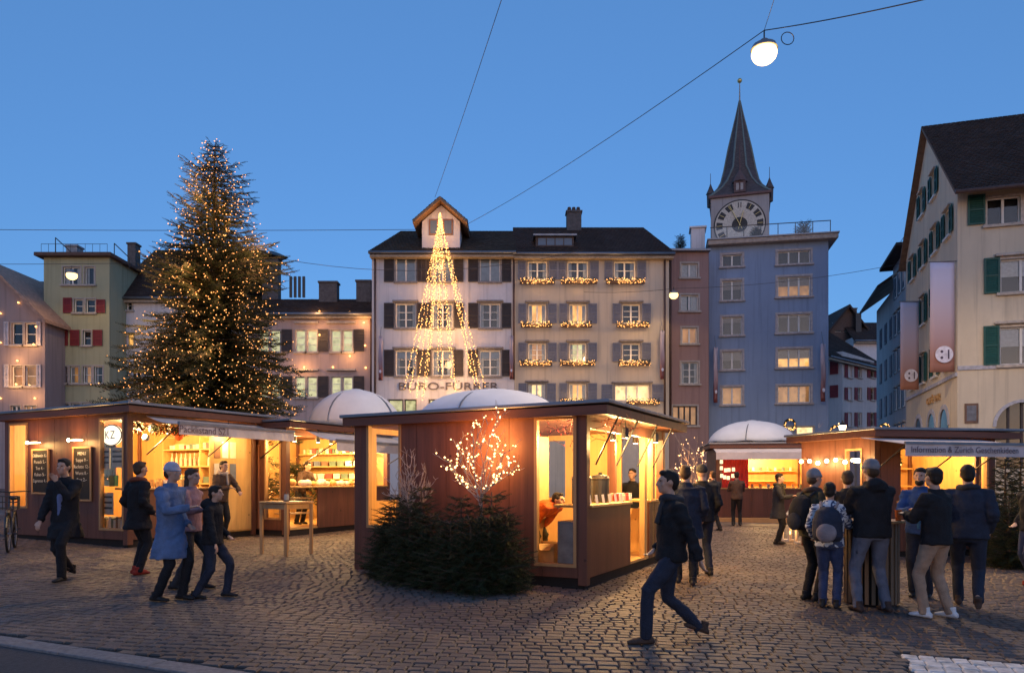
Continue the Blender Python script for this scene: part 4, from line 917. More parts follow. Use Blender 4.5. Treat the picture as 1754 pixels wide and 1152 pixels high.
    def awning(s, y0, y1, o=1.0, zt=None, zb=None, val=.20, words=None, arms=3, mat=None):
        """cloth awning on the x = W side"""
        W = s.W; zt = zt or s.H - .16; zb = zb or s.H - .34; mat = mat or AWNING
        m = MB(); n = 8
        for i in range(n):
            f0, f1 = i / n, (i + 1) / n; sg = lambda f: -.05 * math.sin(math.pi * f)
            m.prism([(W + .08 + (o - .08) * f0, y0, zt + (zb - zt) * f0 + sg(f0)), (W + .08 + (o - .08) * f1, y0, zt + (zb - zt) * f1 + sg(f1)), (W + .08 + (o - .08) * f1, y1, zt + (zb - zt) * f1 + sg(f1)), (W + .08 + (o - .08) * f0, y1, zt + (zb - zt) * f0 + sg(f0))], (0, 0, .012))
        m.build('awning', mat, s.root)
        m = MB(); k = 24
        for i in range(k):
            a, b = y0 + (y1 - y0) * i / k, y0 + (y1 - y0) * (i + 1) / k
            w0, w1 = .012 * math.sin(i * 1.3), .012 * math.sin((i + 1) * 1.3)
            m.prism([(W + o, a, zb + .02), (W + o, b, zb + .02), (W + o + w1, b, zb - val), (W + o + w0, a, zb - val)], (.008, 0, 0))
        va = m.build('valance', mat, s.root)
        m = MB(); m.box(W + o - .03, y0 - .01, zb - .01, W + o + .03, y1 + .01, zb + .05); m.build('awning_bar', GREYMETAL, s.root)
        for i in range(arms):
            y = y0 + .05 + (y1 - y0 - .1) * i / max(1, arms - 1); m = MB(); m.tube([(W + .03, y, zt - .75), (W + o - .02, y, zb + .0)], .014, 6); m.build('awning_arm', BLACK, s.root)
        return va
def face_x(x, y, z):   # text standing on a plane x = const, read from +x
    return Matrix.Translation((x, y, z)) @ Matrix.Rotation(R(90), 4, 'Z') @ Matrix.Rotation(R(90), 4, 'X')
def face_y(x, y, z): return Matrix.Translation((x, y, z)) @ Matrix.Rotation(R(90), 4, 'X')
ANG = math.atan2(-.447, .894)
RED = plain('red_cloth', (.45, .03, .03), .8, .2, 4, .3)

def bottle_mesh():
    m = MB(); m.lathe([(.035, 0), (.037, .02), (.037, .17), (.014, .23), (.013, .29), (.016, .295), (.016, .31)], n=10); me = m.mesh('bottle'); return me
BOT = {}
def put(name, label, cat, mesh, mat, M, loc, group=None, rz=0, scale=1):
    key = (mesh.name, mat.name)
    if key not in BOT: me = mesh.copy(); me.materials.clear(); me.materials.append(mat); BOT[key] = me
    o = obj(name, BOT[key], None, M @ V(loc)); o.rotation_euler = (0, 0, rz); o.scale = (scale,) * 3
    return tag(o, label, cat, group)
ORD = ['first', 'second', 'third', 'fourth', 'fifth', 'sixth', 'seventh', 'eighth', 'ninth', 'tenth', 'eleventh', 'twelfth', 'thirteenth', 'fourteenth', 'fifteenth', 'sixteenth', 'seventeenth', 'eighteenth', 'nineteenth', 'twentieth', 'twenty-first', 'twenty-second', 'twenty-third', 'twenty-fourth']
BOTM = bottle_mesh()
_b = MB(); _b.box(-.09, -.07, 0, .09, .07, .12); _b.box(-.095, -.075, .10, .095, .075, .14); _b.box(-.015, -.078, 0, .015, .078, .145); GIFT = _b.mesh('gift_box')
_b = MB(); _b.lathe([(.05, 0), (.052, .01), (.052, .09), (.045, .10), (.05, .105), (.05, .125)], n=10); JAR = _b.mesh('jar')
GOODS = [plain('goods_%d' % i, c, .5, .15, 8) for i, c in enumerate(((.60, .52, .40), (.45, .06, .05), (.10, .16, .12), (.55, .34, .12), (.20, .10, .06), (.62, .60, .58), (.10, .13, .22)))]

def stall_centre():
    B = gp(1005, 1010)
    s = Stall('market_stall', 'dark red wooden stall in the middle, glowing inside, with fir branches in front', B, 3.95, 4.0, 2.44, ANG)
    W, D, H = s.W, s.D, s.H
    s.frame([(0.065, .065), (W - .065, .065), (.065, D - .065), (W - .065, D - .065)], (.16, .18, .3, .38), .03)
    r = s.rect(915, 714, 991, 972, 1, 0); l = s.rect(628, 722, 687, 905, 1, 0)
    s.wall(1, 0, .13, W - .13, [(l[0], l[1], l[2], l[3], 1), (r[0], r[1], min(r[2], W - .15), r[3], 1)], out=-1)
    s.wall(0, 0, .13, D - .13, [(.5, 1.1, 3.2, 2.2, 0)], out=-1)
    bo = s.rect(1066, 735, 1100, 870, 1, D); s.wall(1, D, .13, W - .13, [(bo[0], bo[1], bo[2], bo[3], 0), (.5, 1.1, 2.0, 2.2, 0)], out=1)
    m = MB(); m.box(W - .11, .13, H - .28, W - .02, D - .13, H - .11); m.build('header_beam', REDWOOD, s.root)
    y1 = s.hit(1081, 960, 0, W).y; y2 = s.hit(1101, 960, 0, W).y; y3 = s.hit(1113, 950, 0, W).y
    for a, b in ((.13, y1), (y3, D - .13)):
        m = MB(); m.box(W - .045, a, .10, W - .01, b, 1.06); m.build('counter_front', REDWOOD, s.root); m = MB(); m.box(W - .075, a, .10, W - .046, b, 1.06); m.build('lining', PLY, s.root)
        m = MB(); m.box(W - .55, a, 1.06, W + .03, b, 1.10); m.build('counter_top', PLY_H, s.root, bevel=.006)
    for y in ((y2 + y3) / 2, D - .7): m = MB(); m.box(W - .10, y - .07, .10, W - .01, y + .07, H - .28); m.build('inner_post', PLY, s.root)
    m = MB(); p = s.hit(1050, 800, 1, D - 1.1); m.box(p.x - .07, D - 1.2, .14, p.x + .07, D - 1.1, H - .12); m.build('mid_post', REDWOOD, s.root)
    for y in (.35, 1.25, 2.3, 3.2): m = MB(); m.tube([(W + .34, y, H - .10), (W + .0, y, H - .78)], .013, 6); m.build('roof_strut', BLACK, s.root)
    # shelf unit on the left inside
    m = MB(); p = s.hit(915, 860, 1, .9); x = p.x
    for z in (.5, .95, 1.40, 1.85): m.box(x - .55, .7, z, x + .15, 1.05, z + .025)
    for xx in (x - .57, x + .15): m.box(xx, .7, .14, xx + .03, 1.05, 2.1)
    m.build('shelf', PLY_H, s.root)
    for i in range(9): put('bottle', ORD[i] + ' bottle from the left on the shelves inside the middle stall', 'bottle', BOTM, GOODS[i % 7], s.M, (x - .45 + .065 * i, .86, (.975, 1.425, .525)[i % 3]), 'bottles on shelf in the middle stall')
    s.spots([(W - .28, .6, H - .36), (W - .28, 1.9, H - .36), (W - .28, 3.1, H - .36), (1.6, 1.8, H - .42)], 95); s.spots([(W + .22, 1.0, H - .38), (W + .22, 2.6, H - .38)], 34)  # outer pair under the roof edge is added to warm the ground outside
    # drink urns on the counter
    for i, (px, py) in enumerate(((996, 868), (1028, 868))):
        p = s.hit(px, py, 0, W - .30); t = thing('drink_urn', ('black drink urn behind the corner post of the middle stall', 'black drink urn on the counter right of the corner post')[i], 'urn', s.M @ V((p.x, p.y, 1.101)), ANG, 'black drink urns')
        m = MB(); m.lathe([(.13, 0), (.14, .02), (.14, .34), (.145, .35), (.145, .37)], n=18); m.build('body', BLACK, t, smooth=False); m = MB(); m.lathe([(.145, .372), (.12, .41), (.03, .43), (.03, .46)], n=18); m.build('lid', BLACK, t); m = MB(); m.tube([(0, -.14, .05), (0, -.21, .05), (0, -.21, .02)], .013, 6); m.build('tap', GREYMETAL, t)
    # crate and cool box on the floor
    p = s.hit(935, 965, 1, .55); t = thing('cardboard_box', 'open pale cardboard box on the floor of the middle stall', 'box', s.M @ V((p.x, .55, .145)), ANG)
    m = MB(); q = .22
    for a in ((-q, -q, q, -q + .01), (-q, q - .01, q, q), (-q, -q + .01, -q + .01, q - .01), (q - .01, -q + .01, q, q - .01)): m.box(a[0], a[1], 0, a[2], a[3], .38)
    m.box(-q, -q, 0, q, q, .01); m.build('box', plain('cardboard', (.55, .38, .2), .8), t); m = MB(); m.quad((-q, -q, .38), (q, -q, .38), (q, -q - .16, .30), (-q, -q - .16, .30)); m.build('flap', plain('cardboard', (.55, .38, .2), .8), t)
    p = s.hit(978, 965, 1, .35); t = thing('cool_box', 'tall grey cabinet just inside the corner window of the middle stall', 'cabinet', s.M @ V((p.x + .02, .36, .145)), ANG)
    m = MB(); m.box(-.15, -.2, 0, .15, .2, .72); m.build('cabinet', plain('cool_grey', (.28, .28, .32), .5), t, bevel=.01); m = MB(); m.box(-.135, -.212, .04, .135, -.201, .68); m.build('cabinet_door', plain('cool_grey_door', (.33, .33, .37), .5), t)
    # garland above the window
    t = thing('twig_garland', 'garland of dry red berry twigs under the ceiling of the middle stall', 'garland', s.M @ V((r[0], .35, 2.25)), ANG); m = MB(); rr = random.Random(2)
    for i in range(90):
        p = V((rr.uniform(0, 1.3), rr.uniform(-.12, .12), rr.uniform(-.10, .12) - .25 * rr.random() ** 3)); q = p + V((rr.uniform(-.15, .15), rr.uniform(-.1, .1), rr.uniform(-.12, .06))); m.tube([p, q], .004, 4); m.octa(q, .012, 1)
    m.build('twigs', [plain('twig_red', (.18, .05, .04), .8), plain('berry', (.40, .04, .03), .4)], t, kind='stuff')
    for i in range(6):
        m = MB(); m.prism([(0, -.05, 0), (0, .05, 0), (-.02, .05, .13), (-.02, -.05, .13)], (.003, 0, 0)); t = m.build('price_card', GOODS[5], None, loc=s.M @ V((W - .08, .35 + .28 * i, 1.101))); t.rotation_euler = (0, 0, ANG); tag(t, ORD[i] + ' white price card from the corner along the middle stall counter', 'price card', 'price cards on the middle stall counter')
    for i in range(10): put('cup', ORD[i] + ' mug from the near end of the middle stall counter', 'mug', JAR, GOODS[(5, 1, 0)[i % 3]], s.M, (W - .35 + .10 * (i % 2), y3 - 1.15 + .085 * i, 1.101), 'mugs on the middle stall counter')
    return s
S_C = stall_centre()

def board(s, px0, y0, px1, y1, label, lines):
    a = s.rect(px0, y0, px1, y1, 1, 0); t = thing('chalkboard', label, 'chalkboard', s.M @ V(((a[0] + a[2]) / 2, -.012, a[1])), s.a, 'chalkboards on the left stall'); w_, h_ = (a[2] - a[0]) / 2, a[3] - a[1]
    m = MB(); m.box(-w_ + .035, -.02, .035, w_ - .035, 0, h_ - .035); m.build('slate', plain('slate', (.018, .017, .016), .8), t)
    m = MB(); f = .035
    for q in ((-w_, 0, -w_ + f, h_), (w_ - f, 0, w_, h_), (-w_ + f, 0, w_ - f, f), (-w_ + f, h_ - f, w_ - f, h_)): m.box(q[0], -.035, q[1], q[2], .0, q[3])
    m.build('frame', PINE, t, bevel=.004)
    for i, x in enumerate(lines): text('chalk_writing', x, t, plain('chalk', (.50, .48, .42), .9), .095, face_y(0, -.023, h_ - .14 - i * .13), .001)
    # lamp over the board
    l = thing('board_lamp', label.replace('chalkboard', 'lamp above the chalkboard'), 'lamp', s.M @ V(((a[0] + a[2]) / 2, -.02, a[3] + .10)), s.a, 'bar lamps over the chalkboards')
    m = MB(); m.tube([(0, 0, .0), (0, -.13, .05)], .01, 6); m.box(-.18, -.16, .03, .18, -.10, .05); m.build('arm', BLACK, l)
    m = MB(); m.box(-.17, -.155, .012, .17, -.105, .028); m.build('tube', emit('board_tube', (1, .72, .36), 10), l)
    m = MB(); m.ball((-.24, -.13, .03), .035, n=8, m=6); m.build('bulb', emit('board_tube', (1, .72, .36), 10), l)
    lamp('board_lamp_light', l, (-.1, -.22, .0), 16, (1, .52, .17), .06)

def stall_left():
    Cn = gp(218, 938)
    s = Stall('market_stall', 'red wooden stall on the left with two chalkboards and gift awning', Cn, 3.95, 3.3, 2.66, ANG); W, D, H = s.W, s.D, s.H
    s.frame([(.065, .065), (W - .065, .065), (.065, D - .065), (W - .065, D - .065)], (.28, .2, .3, .3), .03)
    r = s.rect(170, 716, 212, 909, 1, 0); l = s.rect(14, 725, 47, 870, 1, 0)
    s.wall(1, 0, .13, W - .13, [(max(.16, l[0]), l[1], l[2], l[3], 1), (r[0], r[1], r[2], r[3], 1)], out=-1)
    s.wall(0, 0, .13, D - .13, [(.4, 1.1, 2.6, 2.2, 0)], out=-1); s.wall(1, D, .13, W - .13, out=1)
    m = MB(); m.box(W - .11, .13, H - .28, W - .02, D - .13, H - .11); m.build('header_beam', REDWOOD, s.root)
    ye = s.hit(360, 900, 0, W).y
    m = MB(); m.box(W - .045, .13, .10, W - .01, ye, 1.06); m.build('counter_front', REDWOOD, s.root); m = MB(); m.box(W - .55, .13, 1.06, W + .04, ye, 1.10); m.build('counter_top', PLY_H, s.root, bevel=.006)
    m = MB(); m.box(W - .06, ye + .02, .10, W - .02, D - .13, H - .28); m.build('display_panel', PLY, s.root)
    for k in range(6):
        m = MB(); y = ye + .12 + .22 * (k % 3); z = 1.25 + .48 * (k // 3); m.box(W - .019, y, z, W - .012, y + .17, z + .36); m.build('poster', GOODS[(5, 0, 6, 4, 5, 0)[k]], s.root)
    # shelves along the back
    xs = W - 2.6
    for z in (.75, 1.15, 1.55, 1.95): m = MB(); m.box(xs, D - .42, z, W - .25, D - .08, z + .03); m.build('shelf', PLY_H, s.root)
    for xx in (xs, W - 1.35, W - .25): m = MB(); m.box(xx - .015, D - .42, .14, xx + .015, D - .08, 2.25); m.build('shelf_side', PLY, s.root)
    rr = random.Random(4)
    for i in range(14): put('bottle', ORD[i] + ' pale bottle from the left on the upper shelf of the left stall', 'bottle', BOTM, GOODS[0], s.M, (xs + .12 + .155 * i, D - .25, 1.585), 'bottles on the left stall shelf')
    for i in range(22): put('gift_box', ORD[i // 2] + f' wrapped gift from the left on the {("middle", "low")[i % 2]} shelf of the left stall', 'gift', GIFT, GOODS[rr.randrange(7)], s.M, (xs + .1 + .105 * i, D - .25 + rr.uniform(-.05, .05), (1.185, .785)[i % 2]), 'gifts on the left stall shelves', rr.uniform(-.4, .4))
    for i in range(20): put('gift_box', ORD[i] + ' small packet from the left on the top shelf of the left stall', 'gift', GIFT, GOODS[(0, 5, 3, 0, 1, 5, 2)[i % 7]], s.M, (xs + .15 + .115 * i, D - .25, 1.985), 'packets on the top shelf of the left stall', rr.uniform(-.5, .5), rr.uniform(.6, 1.0))
    for i in range(22): put('bottle', ORD[i] + ' small bottle from the left behind the counter goods of the left stall', 'bottle', BOTM, GOODS[(0, 3, 5, 4)[i % 4]], s.M, (xs + .12 + .105 * i, D - .33, 1.185 if i % 3 else .785), 'small bottles on the left stall shelves', 0, rr.uniform(.6, .85))
    n = 13
    for i in range(n): put('jar', ORD[i] + ' jar of sweets from the near end of the left stall counter', 'jar', JAR, GOODS[rr.choice((0, 3, 3, 1, 5))], s.M, (W - .25 + rr.uniform(-.15, .15), .3 + (ye - .45) * i / n, 1.101), 'jars on the left stall counter', 0, rr.uniform(.9, 1.5))
    va = s.awning(.35, D + .15, 1.0, words=1)
    text('awning_words', 'Päcklistand S21', va, plain('awning_ink', (.14, .10, .12), .8), .20, face_x(W + 1.024, .95, H - .44), .001)
    # paper lanterns under the roof, window poster with oval sign
    for i, (px, py, c) in enumerate(((262, 733, (.14, .17, .24)), (250, 749, (.20, .22, .28)), (306, 746, (.60, .10, .03)), (299, 738, (.45, .12, .05)))):
        p = s.hit(px, py, 0, W - .35); t = thing('paper_lantern', ('blue grey', 'small slate grey', 'bright orange', 'rust brown')[i] + ' paper lantern hanging in the left stall opening', 'lantern', s.M @ p, 0, 'paper lanterns in the left stall')
        m = MB(); m.ball((0, 0, 0), .10 if i != 1 else .075, n=12, m=9); m.build('globe', plain('lantern_%d' % i, c, .8), t); m = MB(); m.tube([(0, 0, .09), (0, 0, .35)], .004, 4); m.build('cord', BLACK, t)
    p = s.rect(172, 728, 207, 762, 1, .12); t = thing('oval_sign', 'white oval lightbox sign with grey letters in the left stall window', 'sign', s.M @ V(((p[0] + p[2]) / 2, .14, (p[1] + p[3]) / 2)), s.a)
    a_, b_ = (p[2] - p[0]) / 2, (p[3] - p[1]) / 2
    m = MB(); m.prism([(a_ * math.cos(R(k)), 0, b_ * math.sin(R(k))) for k in range(0, 360, 12)], (0, .03, 0)); m.build('face', emit('sign_white', (1, .86, .62), 1.1), t); m = MB(); m.tube([(a_ * math.cos(R(k)), -.005, b_ * math.sin(R(k))) for k in range(0, 361, 12)], .012, 5); m.build('rim', BLACK, t)
    for q, x in (('K', -.42), ('Z', .12)): text('sign_letter', q, t, plain('sign_grey', (.12, .11, .14), .7), b_ * 1.1, face_y(a_ * x, -.006, 0), .001)
    for i, (x0, y0, x1, y1) in enumerate(((172, 766, 188, 803), (191, 766, 211, 800), (176, 843, 194, 881))):
        p = s.rect(x0, y0, x1, y1, 1, .10); m = MB(); m.box(p[0], .10, p[1], p[2], .108, p[3]); t = m.build('window_poster', GOODS[5]); t.matrix_world = s.M; tag(t, ('left of the two posters below the oval sign in the left stall', 'right of the two posters below the oval sign in the left stall', 'low white price poster in the left stall corner window')[i], 'poster', 'posters in the left stall window')
        for k in range(3): q = MB(); z = p[3] - (p[3] - p[1]) * (.2 + .25 * k); q.box(p[0] + .03, .096, z - .02, p[2] - .03, .0995, z + .02); q.build('print_line', plain('ink', (.08, .08, .10), .8), t)
    p = s.rect(174, 884, 210, 908, 1, .14)
    for i in range(9): x = p[0] + (p[2] - p[0]) * i / 9; m = MB(); m.box(x + .005, .14, p[1], x + (p[2] - p[0]) / 9 - .005, .30, p[3] - .03 * (i % 3)); t = m.build('book', GOODS[(5, 6, 0, 5, 2, 5, 4, 0, 5)[i]]); t.matrix_world = s.M; tag(t, ORD[i] + ' book from the left at the foot of the left stall corner window', 'book', 'books in the left stall window')
    p = s.hit(195, 822, 1, .2); t = thing('green_bag', 'dark green gift bag hanging in the left stall corner window', 'bag', s.M @ p, s.a); m = MB(); m.prism([(-.08, -.04, -.12), (.08, -.04, -.12), (.09, -.04, .10), (-.09, -.04, .10)], (0, .08, 0)); m.build('bag', plain('bag_green', (.02, .10, .07), .6), t); m = MB(); m.tube([(-.05, 0, .1), (-.03, 0, .2), (.03, 0, .2), (.05, 0, .1)], .006, 5); m.build('handle', BLACK, t)
    board(s, 57, 769, 86, 846, 'chalkboard with a drinks list, farther left on the left stall', ['Glühwein 6.–', 'Punsch 5.–', 'Tee 4.–', 'Kakao 5.–', 'Espresso 4.–'])
    board(s, 127, 765, 159, 858, 'chalkboard nearer the corner window of the left stall', ['MENU', 'Suppe 9.–', 'Raclette 12.–', 'Wurst 8.–', 'Brot 2.–'])
    t = thing('fir_garland', 'green fir garland with baubles along the top of the left stall opening', 'garland', s.M @ V((W - .2, .1, H - .32)), s.a); m = MB(); rr = random.Random(8)
    for i in range(420):
        q = V((rr.gauss(0, .05), rr.uniform(0, 1.7), rr.gauss(-.04, .06))); a = V((rr.uniform(-1, 1), rr.uniform(-1, 1), rr.uniform(-1, .5))).normalized() * .12; c = a.cross(V((0, .3, 1))).normalized() * .016; m.add([q - c, q + c, q + a], ((0, 1, 2),))
    m.build('needles', NEEDLE, t, kind='stuff'); m = MB()
    for i in range(14): m.ball((rr.uniform(-.06, .06), rr.uniform(0, 1.7), -.1 + rr.uniform(-.05, .05)), .03, n=8, m=6)
    m.build('baubles', plain('bauble', (.5, .10, .03), .2, .2, 3, 0), t, kind='stuff')
    s.spots([(W - .35, .5, H - .40), (W - .7, 1.5, H - .42), (W - .35, 2.5, H - .40), (W - 2.2, 1.6, H - .42), (.7, 1.5, H - .42)], 85); s.spots([(W + .20, 2.3, H - .42)], 26)  # last spot, under the awning, is added to light the ground in front
    return s
S_L = stall_left()

def stall_left2():
    E_ = gp(490, 919)
    s = Stall('market_stall', 'second left stall behind the high table with white goods on its counter', E_, 3.3, 4.0, 2.55, ANG); W, D, H = s.W, s.D, s.H
    s.frame([(.065, .065), (W - .065, .065), (.065, D - .065), (W - .065, D - .065)], (.28, .2, .3, .3), .03)
    r = s.rect(453, 742, 484, 890, 1, 0); dr = s.rect(406, 762, 446, 918, 1, 0)
    s.wall(1, 0, .13, W - .13, [(r[0], r[1], min(r[2], W - .15), r[3], 1)], out=-1)
    m = MB(); m.box(dr[0], -.045, .12, dr[2], -.004, dr[3]); d = m.build('door', wood('door_wood', (.34, .13, .06), 2, .5, .7), s.root, bevel=.006); m = MB(); m.tube([(dr[2] - .07, -.06, 1.0), (dr[2] - .07, -.09, 1.0), (dr[2] - .17, -.09, 1.0)], .012, 6); m.build('door_handle', GREYMETAL, d)
    s.wall(0, 0, .13, D - .13, out=-1); s.wall(1, D, .13, W - .13, out=1)
    m = MB(); m.box(W - .11, .13, H - .28, W - .02, D - .13, H - .11); m.build('header_beam', REDWOOD, s.root)
    y0 = s.hit(545, 905, 0, W).y
    m = MB(); m.box(W - .045, y0, .10, W - .01, D - .13, 1.06); m.build('counter_front', REDWOOD, s.root); m = MB(); m.box(W - .55, .13, 1.06, W + .04, D - .13, 1.10); m.build('counter_top', PLY_H, s.root, bevel=.006)
    for z in (.45, .8): m = MB(); m.box(W - .5, .15, z, W - .1, y0 - .05, z + .03); m.build('low_shelf', PLY_H, s.root)
    for z in (1.25, 1.6, 1.95): m = MB(); m.box(.4, D - .40, z, W - .4, D - .08, z + .03); m.build('shelf', PLY_H, s.root)
    rr = random.Random(14)
    for i in range(16): put('gift_box', ORD[i // 2] + f' gift from the left on the {("lower", "upper")[i % 2]} back shelf of the second left stall', 'gift', GIFT, GOODS[rr.randrange(7)], s.M, (.55 + .14 * i, D - .25, (1.28, 1.63)[i % 2]), 'gifts on the second left stall shelves')
    for i in range(20): put('jar', ORD[i] + ' candle jar from the left on the top back shelf of the second left stall', 'jar', JAR, GOODS[(0, 3, 5, 1, 2)[i % 5]], s.M, (.5 + .118 * i, D - .25, 1.981), 'candle jars in the second left stall', 0, rr.uniform(.8, 1.3))
    woolm = plain('white_wool', (.75, .68, .56), .9, .1, 12, .6); m = MB(); m.ball((0, 0, .07), .11, .09, .08, n=10, m=7); WOOL = m.mesh('wool_bundle')
    for i in range(18): put('wool_bundle', ORD[i] + ' wool bundle from the near end of the second left stall counter', 'wool', WOOL, woolm if i % 4 else GOODS[3], s.M, (W - .25 + rr.uniform(-.16, .16), .5 + .18 * i, 1.10), 'wool bundles on the second left stall counter', rr.uniform(0, 3), rr.uniform(.7, 1.2))
    s.awning(.55, D - .1, 1.0, H - .14, H - .42, .22)
    s.spots([(W - .30, .6, H - .40), (W - .30, 1.9, H - .40), (W - .7, 3.2, H - .42), (1.2, 2.2, H - .42)], 95); s.spots([(W + .24, .8, H - .42), (W + .24, 2.6, H - .42)], 30)  # outer two below the awning are extra, added for the warm pool outside
    t = thing('wall_wreath', 'leafy wreath hanging on the back wall of the second left stall', 'wreath', s.M @ V((W - .8, D - .12, 1.75)), s.a); m = MB()
    for i in range(260):
        a = rr.uniform(0, 6.283); q = V((.28 * math.cos(a), -.05, .28 * math.sin(a))) + V((rr.gauss(0, .05), rr.gauss(0, .03), rr.gauss(0, .05))); b_ = V((rr.uniform(-1, 1), rr.uniform(-1, 0), rr.uniform(-1, 1))).normalized() * .1; c = b_.cross(V((0, 1, .2))).normalized() * .018; m.add([q - c, q + c, q + b_], ((0, 1, 2),))
    m.build('leaves', NEEDLE, t, kind='stuff')
    return s
S_L2 = stall_left2()

def stall_right():
    ang = R(15); rc = gp(1705, 950)
    # local front wall faces the camera; the open side is the front, so walls are laid out for axis 1
    s = Stall('market_stall', 'red wooden information stall on the right behind the standing group', rc, 2.95, 2.3, 2.5, ang); W, D, H = s.W, s.D, s.H
    s.frame([(.065, .065), (W - .065, .065), (.065, D - .065), (W - .065, D - .065)], (.25, .30, .3, .45), .0)
    op = s.rect(1543, 772, 1672, 862, 1, 0); wn = s.rect(1677, 776, 1693, 860, 1, 0)
    op = (op[0], 1.06, op[2], 2.12)
    s.wall(1, 0, .13, W - .13, [(*op, 0), (wn[0], op[1], min(wn[2], W - .15), 2.12, 1)], out=-1)
    sw = (.35, 1.0, .85, 2.15); s.wall(0, 0, .13, D - .13, [(*sw, 1)], out=-1); s.wall(0, W, .13, D - .13, out=1); s.wall(1, D, .13, W - .13, out=1)
    m = MB(); m.box(op[0] - .1, -.06, 1.06, op[2] + .02, .45, 1.10); m.build('counter_top', PLY_H, s.root, bevel=.006)
    for z in (1.35, 1.75): m = MB(); m.box(.4, D - .4, z, W - .3, D - .08, z + .03); m.build('shelf', PLY_H, s.root)
    rr = random.Random(24)
    for i in range(12): put('gift_box', ORD[i // 2] + f' gift box from the left on the {("lower", "upper")[i % 2]} shelf of the information stall', 'gift', GIFT, GOODS[rr.randrange(7)], s.M, (.55 + .16 * i, D - .25, (1.38, 1.78)[i % 2]), 'gifts in the information stall')
    s.spots([(W * .3, .7, H - .42), (W * .7, .7, H - .42), (W * .5, 1.7, H - .42)], 55)
    for i, (x, z) in enumerate(((1.0, 1.78), (1.55, 1.72), (2.05, 1.80))):
        t = thing('fir_wreath', ORD[i] + ' dark fir wreath from the left hanging inside the information stall', 'wreath', s.M @ V((x, D - .5, z + .1)), s.a, 'wreaths in the information stall'); m = MB(); b_ = MB()
        for k in range(170):
            a = rr.uniform(0, 6.283); q = V((.15 * math.cos(a), 0, .15 * math.sin(a))) + V((rr.gauss(0, .03), rr.gauss(0, .02), rr.gauss(0, .03))); v_ = V((rr.uniform(-1, 1), rr.uniform(-1, 0), rr.uniform(-1, 1))).normalized() * .07; c = v_.cross(V((0, 1, .2))).normalized() * .013; m.add([q - c, q + c, q + v_], ((0, 1, 2),))
        m.build('leaves', NEEDLE, t, kind='stuff')
        for k in range(14): a = rr.uniform(0, 6.283); b_.octa((.15 * math.cos(a), -.05, .15 * math.sin(a)), .012)
        b_.build('fairy_lights', BULBW, t, kind='stuff')
    # awning over the front
    a0, a1 = s.hit(1547, 760, 1, -.9).x, s.hit(1752, 770, 1, -.9).x; zt, zb = H - .18, H - .33
    m = MB(); m.prism([(a0 - .25, -.1, zt), (a0, -.95, zb), (a1, -.95, zb), (a1 - .35, -.1, zt)], (0, 0, .012)); m.build('awning', AWNING, s.root)
    m = MB(); k = 24
    for i in range(k): x0, x1 = a0 + (a1 - a0) * i / k, a0 + (a1 - a0) * (i + 1) / k; m.prism([(x0, -.95 - .008 * math.sin(i), zb + .01), (x1, -.95 - .008 * math.sin(i + 1), zb + .01), (x1, -.95 - .015 * math.sin(i + 1), zb - .22), (x0, -.95 - .015 * math.sin(i), zb - .22)], (0, -.008, 0))
    va = m.build('valance', AWNING, s.root); m = MB(); m.box(a0 - .01, -.98, zb, a1 + .01, -.93, zb + .05); m.build('awning_bar', GREYMETAL, s.root)
    text('awning_words', 'Information & Zürich Geschenkideen', va, plain('awning_ink', (.14, .10, .12), .8), .165, face_y((a0 + a1) / 2 - .05, -.985, zb - .10), .001)
    for x in (a0 + .05, (a0 + a1) / 2, a1 - .4): m = MB(); m.tube([(x, -.02, zt - .7), (x, -.93, zb)], .014, 6); m.build('awning_arm', BLACK, s.root)
    # fairy lights in the windows
    for nm, lab, (x0, y0, z0, x1, y1, z1) in (('window_lights', 'fairy lights behind the narrow front window of the information stall', (wn[0] + .03, .12, 1.1, wn[2] - .03, .2, 2.1)), ('window_lights', 'fairy lights behind the side window of the information stall', (.12, .4, 1.05, .2, .8, 2.1))):
        t = thing(nm, lab, 'fairy lights', s.M @ V((x0, y0, z0)), s.a); m = MB()
        for i in range(70): m.octa((rr.uniform(0, x1 - x0), rr.uniform(0, y1 - y0), rr.uniform(0, z1 - z0)), rr.choice((.012, .018)))
        m.build('bulbs', BULBW, t, kind='stuff')
    # bulb string along the left wall
    t = thing('bulb_string', 'string of round bulbs along the left wall of the information stall', 'bulb string', s.M @ V((-.18, 0, 1.95)), s.a)
    pts = []
    for i in range(7):
        y = .35 + 1.7 * i / 6; q = V((0, y, -.03 * math.sin(i * 2))); pts.append(q); m = MB(); m.ball(q + V((0, 0, -.05)), .042, n=10, m=7); m.build('bulb', emit('string_bulb', (1, .66, .30), 14), t)
        if i % 2 == 0: lamp('string_bulb_light', t, q + V((-.12, 0, -.06)), 16, WARM, .05)
    m = MB(); m.tube(pts, .006, 5); m.build('cord', BLACK, t)
    return s
S_R = stall_right()

